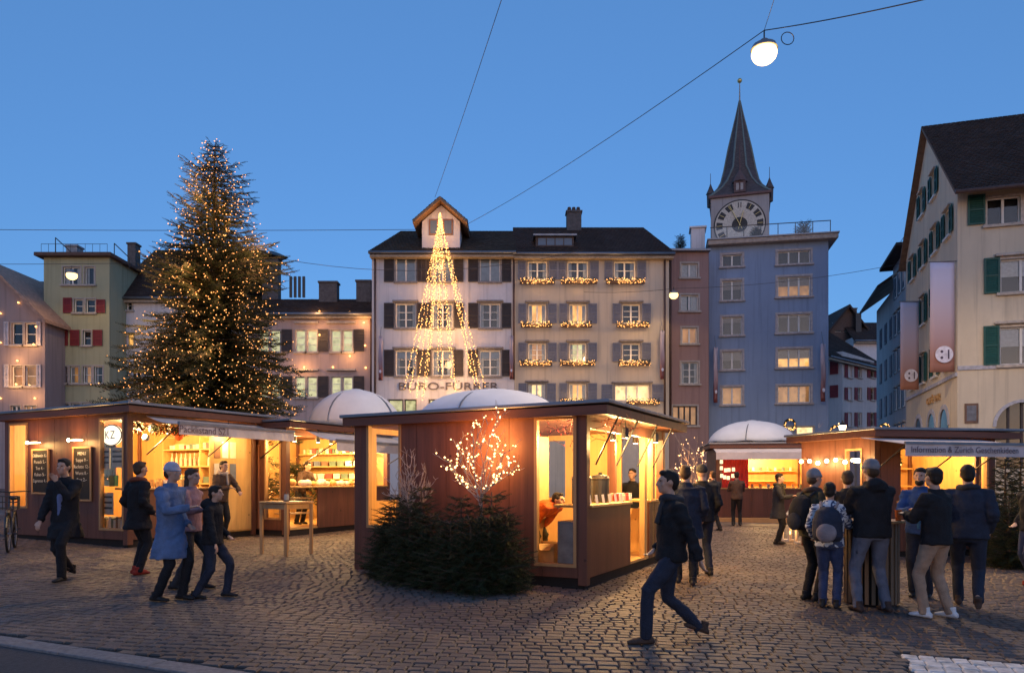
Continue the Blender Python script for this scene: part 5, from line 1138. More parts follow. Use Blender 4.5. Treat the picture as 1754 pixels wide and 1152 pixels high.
def stall_mid():
    ang = R(-8); lc = gp(1226, 891)
    s = Stall('market_stall', 'small far stall with red curtain and bright yellow shelves', lc, 3.3, 2.6, 2.55, ang, False); W, D, H = s.W, s.D, s.H
    s.frame([(.065, .065), (W - .065, .065), (.065, D - .065), (W - .065, D - .065)], (.25, .30, .3, .3), .0)
    s.wall(1, 0, .13, W - .13, [(.2, 1.06, W - .55, 2.15, 0)], out=-1); s.wall(0, 0, .13, D - .13, out=-1); s.wall(0, W, .13, D - .13, out=1); s.wall(1, D, .13, W - .13, out=1)
    m = MB(); m.box(.15, -.06, 1.06, W - .5, .45, 1.10); m.build('counter_top', PLY_H, s.root)
    m = MB(); n = 14
    for i in range(n): x = .22 + .85 * i / n; m.quad((x, .16 + .03 * (i % 2), .3), (x + .85 / n, .16 + .03 * ((i + 1) % 2), .3), (x + .85 / n, .16 + .03 * ((i + 1) % 2), 2.2), (x, .16 + .03 * (i % 2), 2.2))
    m.build('curtain', RED, s.root)
    for z in (1.3, 1.65): m = MB(); m.box(1.1, D - .4, z, W - .3, D - .08, z + .03); m.build('shelf', PLY_H, s.root)
    m = MB(); m.box(-.2, -.5, -.2, W + .2, -.02, .12); m.build('step', PINE, s.root)
    rr = random.Random(34)
    for i in range(14): put('jar', ORD[i // 2] + f' jar from the left on the {("counter", "shelf")[i % 2]} of the far stall', 'jar', JAR, GOODS[rr.randrange(7)], s.M, (1.2 + .13 * i, D - .25 if i % 2 else .2, 1.68 if i % 2 else 1.101), 'jars in the far stall')
    zb = H - .32; m = MB(); m.prism([(-.1, -.1, H - .16), (-.1, -.9, zb), (W - .2, -.9, zb), (W - .2, -.1, H - .16)], (0, 0, .012)); m.build('awning', AWNING, s.root); m = MB(); m.prism([(-.1, -.9, zb), (W - .2, -.9, zb), (W - .2, -.91, zb - .22), (-.1, -.91, zb - .22)], (0, -.008, 0)); m.build('valance', AWNING, s.root)
    s.spots([(W * .35, .7, H - .42), (W * .7, .7, H - .42), (W * .5, 1.8, H - .42)], 120, (1, .60, .22))
    for i in range(9):
        p = V((.15 + .12 * (i % 4) + .05 * rr.random(), -.10, 1.35 + .26 * (i // 4) + .1 * rr.random())); t = put('hanging_tag', ORD[i % 4] + f' glowing paper tag from the left in the {("bottom", "middle", "top")[i // 4]} row beside the red curtain', 'paper star', JAR, emit('star_paper', (1, .70, .38), 1.0), s.M, p, 'paper stars on the far stall')
    return s
S_M = stall_mid()

# ------------------------------------------------------------------ white domed market umbrellas
def dome(px0, px1, ytop, yedge, d, label):
    c = at((px0 + px1) / 2, HY, d); r = (px1 - px0) / 2 / F * d; zt = HC + (HY - ytop) / F * d; ze = HC + (HY - yedge) / F * d
    g = gz(c.x, c.y); t = thing('market_umbrella', label, 'umbrella', V((c.x, c.y, g)), R(20), 'white domed market umbrellas'); ze -= g; zt -= g
    m = MB(); n = 24; rows = 9; vs = []
    for i in range(rows + 1):
        f = i / rows; rr_ = r * math.cos(f * R(86)); z = ze + (zt - ze) * math.sin(f * math.pi / 2) ** 1.15
        for k in range(n):
            a = 2 * math.pi * k / n; pinch = 1 - .035 * abs(math.sin(a * 2)) - .02 * (1 - abs(math.cos(a * 2)))
            vs.append((rr_ * pinch * math.cos(a), rr_ * pinch * math.sin(a), z - .04 * (1 - f) * abs(math.sin(a * 4))))
    m.add(vs, [(i * n + k, i * n + (k + 1) % n, (i + 1) * n + (k + 1) % n, (i + 1) * n + k) for i in range(rows) for k in range(n)])
    cn = m.build('canopy', CANVAS, t, smooth=True); so = cn.modifiers.new('thick', 'SOLIDIFY'); so.thickness = .012
    for k in range(8):
        m = MB(); a = 2 * math.pi * k / 8; m.tube([(math.cos(a) * r * math.cos(f * R(86)) * .965, math.sin(a) * r * math.cos(f * R(86)) * .965, ze + (zt - ze) * math.sin(f * math.pi / 2) - .04) for f in [j / 7 for j in range(8)]], .02, 5); m.build('rib', GREYMETAL, t)
    m = MB(); m.lathe([(.30, zt - .06), (.32, zt - .03), (.14, zt + .03), (.03, zt + .045)], n=12); m.build('vent_cap', CANVAS, t)
    m = MB(); m.tube([(0, 0, 0), (0, 0, zt)], .04, 8); m.build('pole', GREYMETAL, t); m = MB(); m.lathe([(.45, 0), (.45, .06), (.1, .12)], n=12); m.build('foot', BLACK, t)
dome(530, 690, 668, 728, 24.0, 'white domed umbrella right of the spruce, behind the second left stall')
dome(715, 975, 668, 718, 19.5, 'large white domed umbrella behind the middle stall roof')
dome(1212, 1364, 721, 757, 30.5, 'white domed umbrella above the far stall in front of the blue house')

# ------------------------------------------------------------------ hanging lamps and cables
def cable(name, label, pts, r=.012):
    m = MB(); o = V(pts[0]); m.tube([V(p) - o for p in pts], r, 5); t = m.build(name, BLACK, None, loc=o); return tag(t, label, 'cable', 'cables spanning the square')
def sag(a, b, s, n=12): return [V(a).lerp(V(b), i / n) - V((0, 0, s * 4 * (i / n) * (1 - i / n))) for i in range(n + 1)]
LP = at(1309, 88, 20.0)
def street_lamp(p, label, watts, scale=1.0, col=(1, .58, .24), glow=3):
    t = thing('hanging_lamp', label, 'street lamp', p, 0, 'lamps hung over the square')
    m = MB(); m.lathe([(.10 * scale, .30 * scale), (.12 * scale, .22 * scale), (.30 * scale, .16 * scale), (.34 * scale, .06 * scale), (.35 * scale, .05 * scale), (.30 * scale, .05 * scale)], n=16); m.build('shade', GREYMETAL, t)
    m = MB(); m.ball((0, 0, -.06 * scale), .33 * scale, .33 * scale, .28 * scale, n=18, m=12); m.build('globe', emit('lamp_globe_%d' % glow, (1, .62, .22), glow), t, smooth=True)
    m = MB(); m.tube([(0, 0, .28 * scale), (0, 0, .55 * scale)], .02, 6); m.build('hanger', BLACK, t)
    sp_ = lamp('street_lamp_light', t, (0, 0, -.46 * scale), watts, col, .22 * scale)
    l = bpy.data.lights.new('street_lamp_light', 'SPOT'); l.energy = watts; l.color = col; l.shadow_soft_size = .22 * scale; l.spot_size = R(168); l.spot_blend = .25; bpy.data.lights.remove(sp_.data)   # the shade throws the light downwards
    obj('street_lamp_light', l, t, (0, 0, -.46 * scale)); return t
street_lamp(LP, 'bright street lamp hung on cables beside the spire', 2900, 1.0, (1, .69, .40))
street_lamp(at(123, 470, 43.2), 'small street lamp hanging in front of the yellow green house', 60, .9, (1, .62, .22), 2)
street_lamp(at(1154, 504, 41.5), 'small street lamp hanging in front of the narrow brown house', 70, .75, (1, .62, .22), 2)
top = LP + V((0, 0, .55))
cable('overhead_cable', 'cable from the white house roof up to the bright lamp', sag(at(800, 384, 43.2), top, .25))
cable('overhead_cable', 'cable from the bright lamp to the upper right corner', sag(top, at(1640, -14, 14.0), .05), .014)
cable('overhead_cable', 'short cable rising from the bright lamp out of the picture', [top, at(1345, -60, 15.0)], .008)
cable('overhead_cable', 'thin cable rising from the dormer to the top of the picture', sag(at(745, 338, 43.2), at(872, -40, 22), .1), .012)
cable('overhead_cable', 'level cable crossing behind the spruce at roof height', sag(at(-40, 393, 40), at(712, 393, 43), .05), .016)
cable('overhead_cable', 'cable from the spruce to the beige house above the windows', sag(at(-40, 452, 42), at(480, 443, 42.5), .1) + sag(at(480, 443, 42.5), at(1000, 428, 42.8), .9)[1:], .014)
cable('overhead_cable', 'cable from the beige house across the blue house to the right', sag(at(1000, 500, 43), at(1154, 494, 41.5), .1) + sag(at(1154, 494, 41.5), at(1560, 448, 40), .3)[1:], .012)
m = MB(); m.tube([(.16 * math.cos(R(k)), 0, .16 * math.sin(R(k))) for k in range(0, 361, 24)], .012, 5); tag(m.build('cable_loop', BLACK, None, loc=at(1349, 66, 19.2)), 'small loop of spare cable right of the bright lamp', 'cable')
# lantern post in the alley mouth
p = gp(1443, 872); t = thing('lantern_post', 'old lantern post glowing white between the far stall and the right stall', 'street lamp', p)
h = HC + (HY - 742) / F * p.y - p.z
m = MB(); m.tube([(0, 0, 0), (0, 0, .3), (0, 0, h)], [.09, .05, .04], 8); m.build('post', BLACK, t); m = MB(); m.lathe([(.10, h), (.17, h + .34), (.18, h + .35), (.03, h + .46)], n=6); m.build('lantern_cage', emit('lantern_glass', (1, .80, .5), 5), t); m = MB(); m.lathe([(.20, h + .35), (.05, h + .5), (.02, h + .6)], n=6); m.build('lantern_roof', BLACK, t); lamp('lantern_light', t, (0, -.3, h + .15), 60, WARM, .1)

# ------------------------------------------------------------------ conifers
def spruce(t, H, Rb, whorls, per, twigs, seed, bulbs=0, z0=.4, droop=.25, taper=1.0, bulb_r=.022, shape=None):
    r = random.Random(seed); tr = MB(); tr.tube([(0, 0, 0), (0, 0, H * .5), (0, 0, H * .98)], [.018 * H + .02, .011 * H + .01, .006], 8); tr.build('trunk', BARK, t, smooth=True)
    br, nd, bl = MB(), MB(), MB(); tips = []
    for i in range(whorls):
        f = (i + r.uniform(-.2, .2)) / whorls; f = min(max(f, 0), .985); z = z0 + (H - z0) * f
        rad = Rb * ((1 - f) ** taper) * (shape(f) if shape else 1) + .05
        n = max(4, int(per * (.45 + .55 * (1 - f)))); a0 = r.uniform(0, 6.28)
        for k in range(n):
            a = a0 + 6.283 * k / n + r.uniform(-.25, .25); L = rad * (r.uniform(.62, .98) + (.42 * max(0, noise.noise(V((math.cos(a) * 1.6, math.sin(a) * 1.6, z * .8 + seed))) * 1.8))); d = V((math.cos(a), math.sin(a), 0)); up = .28 * f + .02
            pts = []
            for j in range(6):
                q = j / 5; pts.append(V((0, 0, z)) + d * L * q + V((0, 0, L * (up * q - droop * q * q * (1.2 - f) + .16 * q ** 3))))
            br.tube(pts, [.006 + .010 * L * (1 - j / 5.5) for j in range(6)], 4)
            nt_ = max(4, int(twigs * (L / Rb) ** .8)); side = d.cross(V((0, 0, 1)))
            for j in range(nt_):
                q = .12 + .88 * (j + r.random()) / nt_; x = min(4.999, q * 5); p = pts[int(x)].lerp(pts[int(x) + 1], x - int(x)); sgn = 1 if j % 2 else -1
                tl = (.10 + .20 * L * (1 - .65 * q)) * r.uniform(.7, 1.25); tl = min(tl, .55)
                dv = (d * r.uniform(.5, .9) + side * sgn * r.uniform(.4, 1.0) * (1 - .55 * q) + V((0, 0, r.uniform(-.55, .18)))).normalized()
                if q > .93: dv = (d + V((0, 0, .25)) + side * r.uniform(-.3, .3)).normalized()
                e = p + dv * tl; w_ = tl * .16 + .012; u = dv.cross(V((0, 0, 1)))
                if u.length < .01: u = V((1, 0, 0))
                u.normalize(); v_ = u.cross(dv)
                # feathered twig: a spine blade with needle barbs on both sides
                nb = 5
                for b in range(nb):
                    s0 = p.lerp(e, b / nb); s1 = p.lerp(e, (b + .55) / nb); ww = w_ * (1.15 - .7 * b / nb)
                    for sg in (-1, 1):
                        tip = s1 + u * sg * ww + dv * ww * .9 + v_ * r.uniform(-.4, .5) * ww; nd.add([s0, s1, tip], ((0, 1, 2),))
                    tip = s1 + v_ * ww * .9 + dv * ww * .8; nd.add([s0, s1, tip], ((0, 1, 2),))
                nd.add([p - v_ * .006, p + v_ * .006, e], ((0, 1, 2),))
                tips.append((q, p.lerp(e, r.uniform(.4, 1.0)), d))
    br.build('branches', BARK, t, kind='stuff'); nd.build('crown', NEEDLE, t, kind='stuff')
    if bulbs:
        for q, p, d in r.sample([x for x in tips if x[0] > .3], bulbs): bl.octa(p + d * .03 + V((r.uniform(-.03, .03), r.uniform(-.03, .03), .02)), bulb_r * r.choice((.7, 1, 1, 1.25)))
        bl.build('fairy_lights', TREEBULB, t, kind='stuff')
TREEBULB = emit('tree_bulb', (1, .40, .11), 1.7); TREEBULB.cycles.emission_sampling = 'NONE'
base = gp(365, 880); base = V((at(367, HY, 22).x, 22, 0)); base.z = gz(base.x, base.y)
t = thing('christmas_tree', 'tall spruce covered in warm fairy lights behind the left stalls', 'christmas tree', base)
TH = HC + (HY - 243) / F * 22 - base.z
spruce(t, TH, 3.2, 66, 19, 46, 3, 4200, 1.4, .46, .66, .0155, lambda f: (1 if f > .3 else .90 + .10 * f / .3) * (.93 + .12 * math.sin(f * 41) * math.cos(f * 17)))
for i in range(16):
    f = .08 + .8 * (i / 15); rad = 3.0 * (1 - f) ** .66 * .80 + .2; a = R(200 + 47 * i if i % 2 else 330 - 31 * i); a = math.atan2(-abs(math.sin(a)) - .1, math.cos(a))
    lamp('tree_glow', t, (rad * math.cos(a), rad * math.sin(a), 1.4 + (TH - 1.4) * f), 32, (1, .48, .16), .35)
# small firs: heaped in front of the middle stall, and beside the right stall
firs = [(668, 988, 1.05, .40, 0), (702, 998, 1.12, .42, 1), (738, 1003, 1.02, .44, 2), (772, 1009, .95, .46, 3), (806, 1012, 1.0, .44, 4), (838, 1014, 1.02, .40, 5), (866, 1012, 1.05, .33, 6), (722, 997, 1.38, .36, 7), (790, 1004, 1.25, .38, 8), (842, 1009, 1.35, .36, 9), (680, 990, 1.25, .34, 10)]
words = ['leftmost at the stall corner', 'second from the left', 'third from the left, in front', 'in front under the lit twig tree', 'in front right of the lit twigs', 'right front', 'rightmost by the tall window', 'behind, under the bare twigs', 'behind, against the middle of the wall', 'behind, near the tall window', 'behind the leftmost, against the wall']
for px, py, h, rb, i in firs:
    p = gp(px, py); t = thing('small_fir', 'small dark fir before the middle stall, ' + words[i], 'fir tree', p, i * 1.3, 'small firs heaped before the middle stall'); spruce(t, h, rb, 15, 8, 13, 50 + i, 0, .05, .10, .55)
for i, (px, py, h, rb) in enumerate(((1722, 962, 2.0, .42), (1748, 955, 2.05, .45), (1728, 972, 1.25, .45))):
    p = gp(px, py); t = thing('small_fir', ('tall fir leaning at the right end of the information stall', 'tall fir at the right picture edge behind the other firs', 'low bushy fir in front at the right picture edge')[i], 'fir tree', p, i * 2.0, 'firs beside the information stall'); spruce(t, h, rb, 24, 8, 14, 80 + i, 0, .05, .12, .5)
# roof shrubs
for i, (px, py, d, h, rb, lab) in enumerate(((1166, 428, 47, .9, .3, 'small evergreen on the roof edge between the beige and blue houses'), (1295, 408, 46.6, .65, .3, 'potted bush on the blue house terrace near the clock'), (1376, 404, 46.2, .8, .55, 'spreading potted bush at the right of the blue house terrace'))):
    p = at(px, py, d); t = thing('potted_bush', lab, 'bush', p, 0); spruce(t, h, rb, 12, 7, 10, 95 + i, 0, .1, -.25, .3)
    m = MB(); m.lathe([(.16, -.35), (.2, 0), (.16, .0)], n=10); m.build('pot', plain('pot_clay', (.09, .06, .05), .9), t)

# ------------------------------------------------------------------ twig trees with lights
def twig_tree(px, py, d, top, wpx, label, lit, seed, bark, bulbs=170):
    p = at(px, py, d); H = (py - top) / F * d; Wd = wpx / F * d / 2; r = random.Random(seed); t = thing('twig_tree', label, 'twig tree', p)
    m = MB(); b = MB(); ends = []; S = Matrix.Identity(4)
    m.tube([(0, 0, 0), (.01, 0, H * .16), (0, 0, H * .34)], [.020, .016, .012], 6)
    def bough(q, e, rad, lev):
        n = 6; side = V((r.uniform(-1, 1), r.uniform(-1, 1), r.uniform(-.3, .5))) * (e - q).length * .10; pts = [q.lerp(e, i / n) + side * math.sin(math.pi * i / n) + V((0, 0, -(e - q).length * .07 * math.sin(math.pi * i / n))) for i in range(n + 1)]
        m.tube(pts, [rad * (1 - .75 * i / n) + .0015 for i in range(n + 1)], 5)
        if lev: ends.extend(pts[2:])
        if lev < 2:
            for i in range(7 if lev == 0 else 4):
                p_ = pts[r.randrange(1, n + 1)]; dv = ((e - q).normalized() * .8 + V((r.uniform(-.9, .9), r.uniform(-.5, .5), r.uniform(-.2, .7)))).normalized(); bough(p_, p_ + dv * (e - q).length * r.uniform(.22, .42), rad * .5, lev + 1)
    for i in range(11):
        a = R(-78 + 156 * i / 10 + r.uniform(-6, 6)); e = V((Wd * .92 * math.sin(a), r.uniform(-.16, .10), H * .38 + H * .46 * math.cos(a) * r.uniform(.8, 1.1))); bough(V((0, 0, H * r.uniform(.14, .34))), e, .0085, 0)
    m.build('twigs', bark, t)
    if lit:
        for e in r.sample(ends, min(bulbs, len(ends))): b.octa(S @ e + V((r.uniform(-.02, .02), r.uniform(-.03, .0), r.uniform(-.02, .02))), r.choice((.009, .012, .015)))
        b.build('fairy_lights', BULBW, t, kind='stuff')
        for q in ((0, .12, H * .55), (Wd * .55, .06, H * .70), (-Wd * .45, .15, H * .72), (Wd * .2, .08, H * .85)): lamp('twig_glow', t, q, lit * .8, (1, .40, .10), .12)
white_bark = plain('white_bark', (.36, .31, .28), .8, .3, 20, .3); 
dC = gp(825, 985).y
twig_tree(824, 905, 10.62, 702, 118, 'white twig tree full of glowing bulbs against the middle stall wall', 11, 5, white_bark, 200)
twig_tree(703, 905, 11.15, 775, 80, 'unlit bare white twig tree before the left window of the middle stall', 0, 9, white_bark)
twig_tree(1186, 905, 21, 752, 62, 'white frosted twig tree with bulbs beside the walkers and the far stall', 16, 12, white_bark, 190)
twig_tree(1425, 905, 18.6, 742, 80, 'lit twig tree before the left wall of the information stall', 12, 15, white_bark, 190)

# ------------------------------------------------------------------ people
PENDING = []
def ik(a, b, l1, l2, pole):
    a, b = V(a), V(b); d = b - a; L = min(d.length, (l1 + l2) * .999); d.normalize(); b = a + d * L
    x = (l1 * l1 - l2 * l2 + L * L) / (2 * L); h = math.sqrt(max(0, l1 * l1 - x * x)); p = V(pole); p = p - d * p.dot(d)
    if p.length < 1e-4: p = V((1, 0, 0))
    return a + d * x + p.normalized() * h, b
def remesh(o, vox, fold=0, dec=.45, smooth=4):
    o.modifiers.clear(); m = o.modifiers.new('r', 'REMESH'); m.mode = 'VOXEL'; m.voxel_size = vox; m.use_smooth_shade = True
    s_ = o.modifiers.new('s', 'SMOOTH'); s_.iterations = smooth; s_.factor = .5
    if dec < 1: d = o.modifiers.new('d', 'DECIMATE'); d.ratio = dec
    PENDING.append((o, fold))
SKIN = plain('skin', (.46, .27, .19), .5, .12, 14, .1)
def cloth(name, col, rough=.85): return plain('cloth_' + name, col, rough, .22, 9, .45, 0, .25)
def floral():
    if 'floral' in MATS: return MATS['floral']
    m, n, b = base_mat('floral'); v = N(n, 'ShaderNodeTexNoise'); v.inputs['Scale'].default_value = 13; v.inputs['Detail'].default_value = 1; v.inputs['Distortion'].default_value = 1.8; n.links.new(coords(n), v.inputs['Vector'])
    n.links.new(mixc(n, ramp(n, v.outputs['Fac'], .50, .53), (.50, .55, .62), (.04, .06, .13)), b.inputs['Base Color']); b.inputs['Roughness'].default_value = .85; MATS['floral'] = m; return m
def person(label, px, py, H, heading, top, legs, shoes=None, hair=None, hat=None, stride=0, lean=0, arms=('down', 'down'), coat=0, hood=False, yaw=0, nod=0, build=1.0, longhair=False, beard=None, group=None, ground=None, z=None, feet=None, scarf=None, open_coat=None, spread=.10, bend=0, inner=None, quilt=False):
    """facing local -Y; heading turns the figure (0 = towards the camera)"""
    k = H / 1.75; g = ground or gp(px, py)
    if z is not None: g = V((g.x, g.y, z))
    # scene coordinates of the figure
    L1, L2 = .43 * k, .43 * k
    fl, fr = feet or (V((spread, -stride / 2, 0)), V((-spread, stride / 2, 0)))
    if stride > .3 and not feet: fr = V((-spread, stride / 2, .06))
    ank = .085 * k
    hipz = .93 * k - .10 * stride - bend * .1
    P = V((0, 0, hipz)) + V((0, bend * .25, 0))
    up = V((0, -math.sin(lean), math.cos(lean))); fw = V((0, -math.cos(lean), -math.sin(lean)))
    sx = V((1, 0, 0))
    def T(h_, side=0, front=0): return P + up * h_ * k + sx * side * k + fw * front * k
    chest, shz = T(.38), T(.50)
    shl, shr = T(.475, .175 * build), T(.475, -.175 * build); neck = T(.56, 0, .015); hc = neck + (V((0, 0, 1)) * .8 + up * .2 + fw * .18) * .145 * k
    hips = [P + V((.085 * k * build, 0, -.02)), P + V((-.085 * k * build, 0, -.02))]
    legsj = []
    for hp, ft in zip(hips, (fl, fr)):
        an = V((ft.x, ft.y + .02, ft.z + ank)); kn, an = ik(hp, an, L1, L2, V((ft.x * .6, -1, 0))); legsj.append((hp, kn, an))
    armj = []
    for sgn, sh, kind in ((1, shl, arms[0]), (-1, shr, arms[1])):
        sw = -sgn * stride * .45
        tgt, pole = {'down': (P + V((sgn * .225 * build, -.03 - sw, -.13 * k)), V((sgn * .12, 1, 0))), 'pocket': (P + V((sgn * .195 * build, -.10, .04)), V((sgn * .30, 1, 0))),
                     'hold': (T(.27, sgn * .07, .33), V((sgn * .8, .3, -1))), 'table': (T(.20, sgn * .16, .40), V((sgn * 1, .4, -.6))), 'chin': (T(.50, sgn * .05, .25), V((sgn * .6, 0, -1))),
                     'out': (T(.15, sgn * .45, .15), V((sgn * .5, .6, -1))), 'low': (T(-.05, sgn * .12, .42), V((sgn, .5, 0)))}[kind]
        el, wr = ik(sh, tgt, .29 * k, .26 * k, pole); armj.append((sh, el, wr, sgn, kind))
    hm = Matrix.Rotation(yaw, 4, 'Z') @ Matrix.Rotation(nod, 4, 'X')
    def Hd(x, y, z_): return hc + (hm @ V((x, y, z_))) * k
    # body: one continuous surface with head, neck, trunk, arms, hands and legs
    b = MB()
    R3 = hm.to_3x3()
    b.ball(Hd(0, .012, .022), .076 * k, .094 * k, .100 * k, 14, 10, R3); b.ball(Hd(0, -.022, -.045), .058 * k, .066 * k, .070 * k, 12, 8, R3); b.ball(Hd(0, -.068, -.082), .026 * k, .022 * k, .022 * k, 8, 6, R3)
    b.tube([Hd(0, -.088, .022), Hd(0, -.112, -.022), Hd(0, -.092, -.030)], [.011 * k, .017 * k, .012 * k], 6)
    b.ball(Hd(0, -.080, .036), .050 * k, .014 * k, .010 * k, 8, 6, R3); b.ball(Hd(0, -.086, -.058), .026 * k, .011 * k, .011 * k, 8, 6, R3)
    for sgn in (-1, 1): b.ball(Hd(sgn * .078, .012, .0), .012 * k, .022 * k, .032 * k, 6, 6, R3); b.ball(Hd(sgn * .040, -.060, -.020), .022 * k, .02 * k, .022 * k, 6, 6, R3)
    b.tube([T(.50), neck, hc - V((0, 0, .03 * k))], [.075 * k, .056 * k, .055 * k], 10)
    f2 = fw
    b.loft([(T(-.06), sx * .13 * k, f2 * .10 * k), (T(.12), sx * .12 * k, f2 * .09 * k), (T(.36), sx * .145 * k, f2 * .105 * k), (T(.47), sx * .14 * k, f2 * .08 * k), (T(.53), sx * .06 * k, f2 * .06 * k)], 12)
    for sh, el, wr, sgn, kind in armj:
        b.tube([sh, sh.lerp(el, .5), el, el.lerp(wr, .5), wr], [.05 * k, .043 * k, .036 * k, .034 * k, .025 * k], 8)
        dv = (wr - el).normalized(); hd = wr + dv * .05 * k; sd = dv.cross(V((0, 0, 1)) if abs(dv.z) < .8 else V((0, 1, 0))).normalized(); nn = sd.cross(dv)
        b.loft([(wr, sd * .024 * k, nn * .016 * k), (hd, sd * .040 * k, nn * .016 * k), (wr + dv * .095 * k, sd * .038 * k, nn * .013 * k)], 8)
        curl = -nn if kind in ('hold', 'table', 'chin') else nn
        for i, (o_, ln) in enumerate(((-.030, .062), (-.010, .074), (.010, .070), (.029, .055))):
            q = wr + dv * .088 * k + sd * o_ * k; b.tube([q, q + (dv * .55 + curl * .15).normalized() * ln * .5 * k, q + (dv * .7 + curl * .55).normalized() * ln * k], [.0105 * k, .0095 * k, .008 * k], 5)
        q = wr + dv * .03 * k - sd * .03 * k; b.tube([q, q + (dv - sd * .8).normalized() * .035 * k, q + (dv * 1.2 - sd * .5).normalized() * .065 * k], [.013 * k, .011 * k, .009 * k], 5)
    for hp, kn, an in legsj: b.tube([hp, hp.lerp(kn, .5), kn, kn.lerp(an, .4), an], [.075 * k, .062 * k, .048 * k, .046 * k, .034 * k], 8)
    for (hp, kn, an), ft in zip(legsj, (fl, fr)): b.tube([an + V((0, .03, -.03)) * k, an + V((0, -.13, -.055)) * k], [.026 * k, .018 * k], 6)
    o = b.build('person', SKIN); o.location = g; o.rotation_euler = (0, 0, heading); tag(o, label, 'person', group); remesh(o, .0105 * k, 0, .5, 3)
    # trousers
    m = MB(); m.loft([(T(-.10), sx * .135 * k * build, V((0, -1, 0)) * .105 * k), (T(.0), sx * .160 * k * build, f2 * .118 * k), (T(.10), sx * .14 * k * build, f2 * .098 * k)], 14)
    for hp, kn, an in legsj:
        e = an + V((0, .0, -.045 * k)); m.tube([hp + V((0, 0, .02)), hp.lerp(kn, .45), kn, kn.lerp(an, .45), e], [.098 * k * build, .088 * k, .070 * k, .064 * k, .058 * k], 12)
    x = m.build('trousers', legs, o); remesh(x, .017 * k, .011)
    # jacket or coat
    m = MB(); hem = -.07 - coat
    rings = []
    if coat > .1: rings = [(P + V((0, .01, (hem) * k)), sx * (.215 + .05 * coat) * k * build, V((0, -1, 0)) * (.190 + .05 * coat + .12 * stride) * k), (P + V((0, 0, hem * .5 * k)), sx * .205 * k * build, V((0, -1, 0)) * (.180 + .08 * stride) * k)]
    rings += [(T(max(hem, -.07)), sx * .195 * k * build, f2 * .158 * k), (T(.08), sx * .183 * k * build, f2 * .142 * k), (T(.24), sx * .186 * k * build, f2 * .135 * k), (T(.38), sx * .20 * k * build, f2 * .135 * k), (T(.47), sx * .185 * k * build, f2 * .115 * k), (T(.535), sx * .10 * k, f2 * .088 * k), (T(.575, 0, .01), sx * .082 * k, f2 * .082 * k)]
    m.loft(rings, 18)
    for sh, el, wr, sgn, kind in armj:
        m.tube([sh - sx * sgn * .05 * k - up * .01 * k, sh, sh.lerp(el, .5), el, el.lerp(wr, .5), wr + (wr - el).normalized() * .01], [.078 * k, .080 * k, .070 * k, .062 * k, .057 * k, .047 * k], 12)
    if hood: m.ball(T(.53, 0, -.10), .13 * k, .085 * k, .085 * k, 12, 8); m.ball(T(.57, 0, -.07), .10 * k, .07 * k, .06 * k, 12, 8)
    x = m.build('jacket' if coat < .1 else 'coat', top, o); remesh(x, .015 * k, .016, .6)
    if quilt: QUILT.append(x.name)
    if inner:
        m = MB(); m.loft([(T(.0, 0, .10), sx * .045 * k, f2 * .052 * k), (T(.30, 0, .10), sx * .05 * k, f2 * .05 * k), (T(.50, 0, .075), sx * .03 * k, f2 * .03 * k)], 10); x = m.build('shirt', inner, o); remesh(x, .012 * k, .004, .6)
    if scarf:
        m = MB(); m.tube([T(.55) + (sx * math.cos(R(a)) + fw * math.sin(R(a))) * .095 * k + up * .012 * math.sin(R(a * 2)) for a in range(0, 361, 30)], .040 * k, 8); m.tube([T(.54, .03, .09), T(.30, .04, .16)], [.035 * k, .03 * k], 6); x = m.build('scarf', scarf, o); remesh(x, .013 * k, .006)
    # shoes
    for (hp, kn, an), ft in zip(legsj, (fl, fr)):
        m = MB(); tilt = -.35 if ft.z > .05 else 0; q = an + V((0, 0, -ank + .0)); A = Matrix.Rotation(tilt, 3, 'X')
        def S(y, z_): return q + (A @ V((0, y, z_))) * k
        m.loft([(S(.085, .035), sx * .030 * k, V((0, 0, 1)) * .030 * k), (S(.05, .045), sx * .040 * k, V((0, 0, 1)) * .042 * k), (S(-.05, .042), sx * .044 * k, V((0, 0, 1)) * .038 * k), (S(-.14, .030), sx * .046 * k, V((0, 0, 1)) * .027 * k), (S(-.185, .024), sx * .030 * k, V((0, 0, 1)) * .018 * k)], 10); m.tube([S(.02, .05), S(.015, .13)], [.042 * k, .046 * k], 8)
        x = m.build('shoe', shoes or cloth('black_leather', (.02, .018, .018), .5), o); remesh(x, .010 * k, 0, .5)
    if hat:
        m = MB(); m.ball(Hd(0, .020, .052), .088 * k, .104 * k, .092 * k, 16, 10, R3); m.tube([Hd(.086 * math.cos(R(a)), .012 + .100 * math.sin(R(a)), .036 + .012 * math.sin(R(a))) for a in range(0, 361, 30)], .016 * k, 6); x = m.build('beanie', hat, o); remesh(x, .010 * k, .004, .5)
    if hair:
        m = MB()
        if not hat: m.ball(Hd(0, .026, .040), .085 * k, .096 * k, .094 * k, 14, 10, R3); m.ball(Hd(0, -.045, .098), .058 * k, .036 * k, .026 * k, 10, 6, R3)
        m.ball(Hd(0, .060, -.010), .076 * k, .058 * k, .075 * k, 12, 8, R3)
        if longhair: m.loft([(Hd(0, .07, .02), sx * .075 * k, fw * .05 * k), (Hd(0, .075, -.12), sx * .085 * k, fw * .05 * k), (Hd(0, .085, -.26), sx * .07 * k, fw * .035 * k)], 10)
        x = m.build('hair', hair, o); remesh(x, .010 * k, .008, .5)
    if beard: m = MB(); m.ball(Hd(0, -.040, -.072), .060 * k, .058 * k, .048 * k, 12, 8, R3); x = m.build('beard', beard, o); remesh(x, .009 * k, .004, .6)
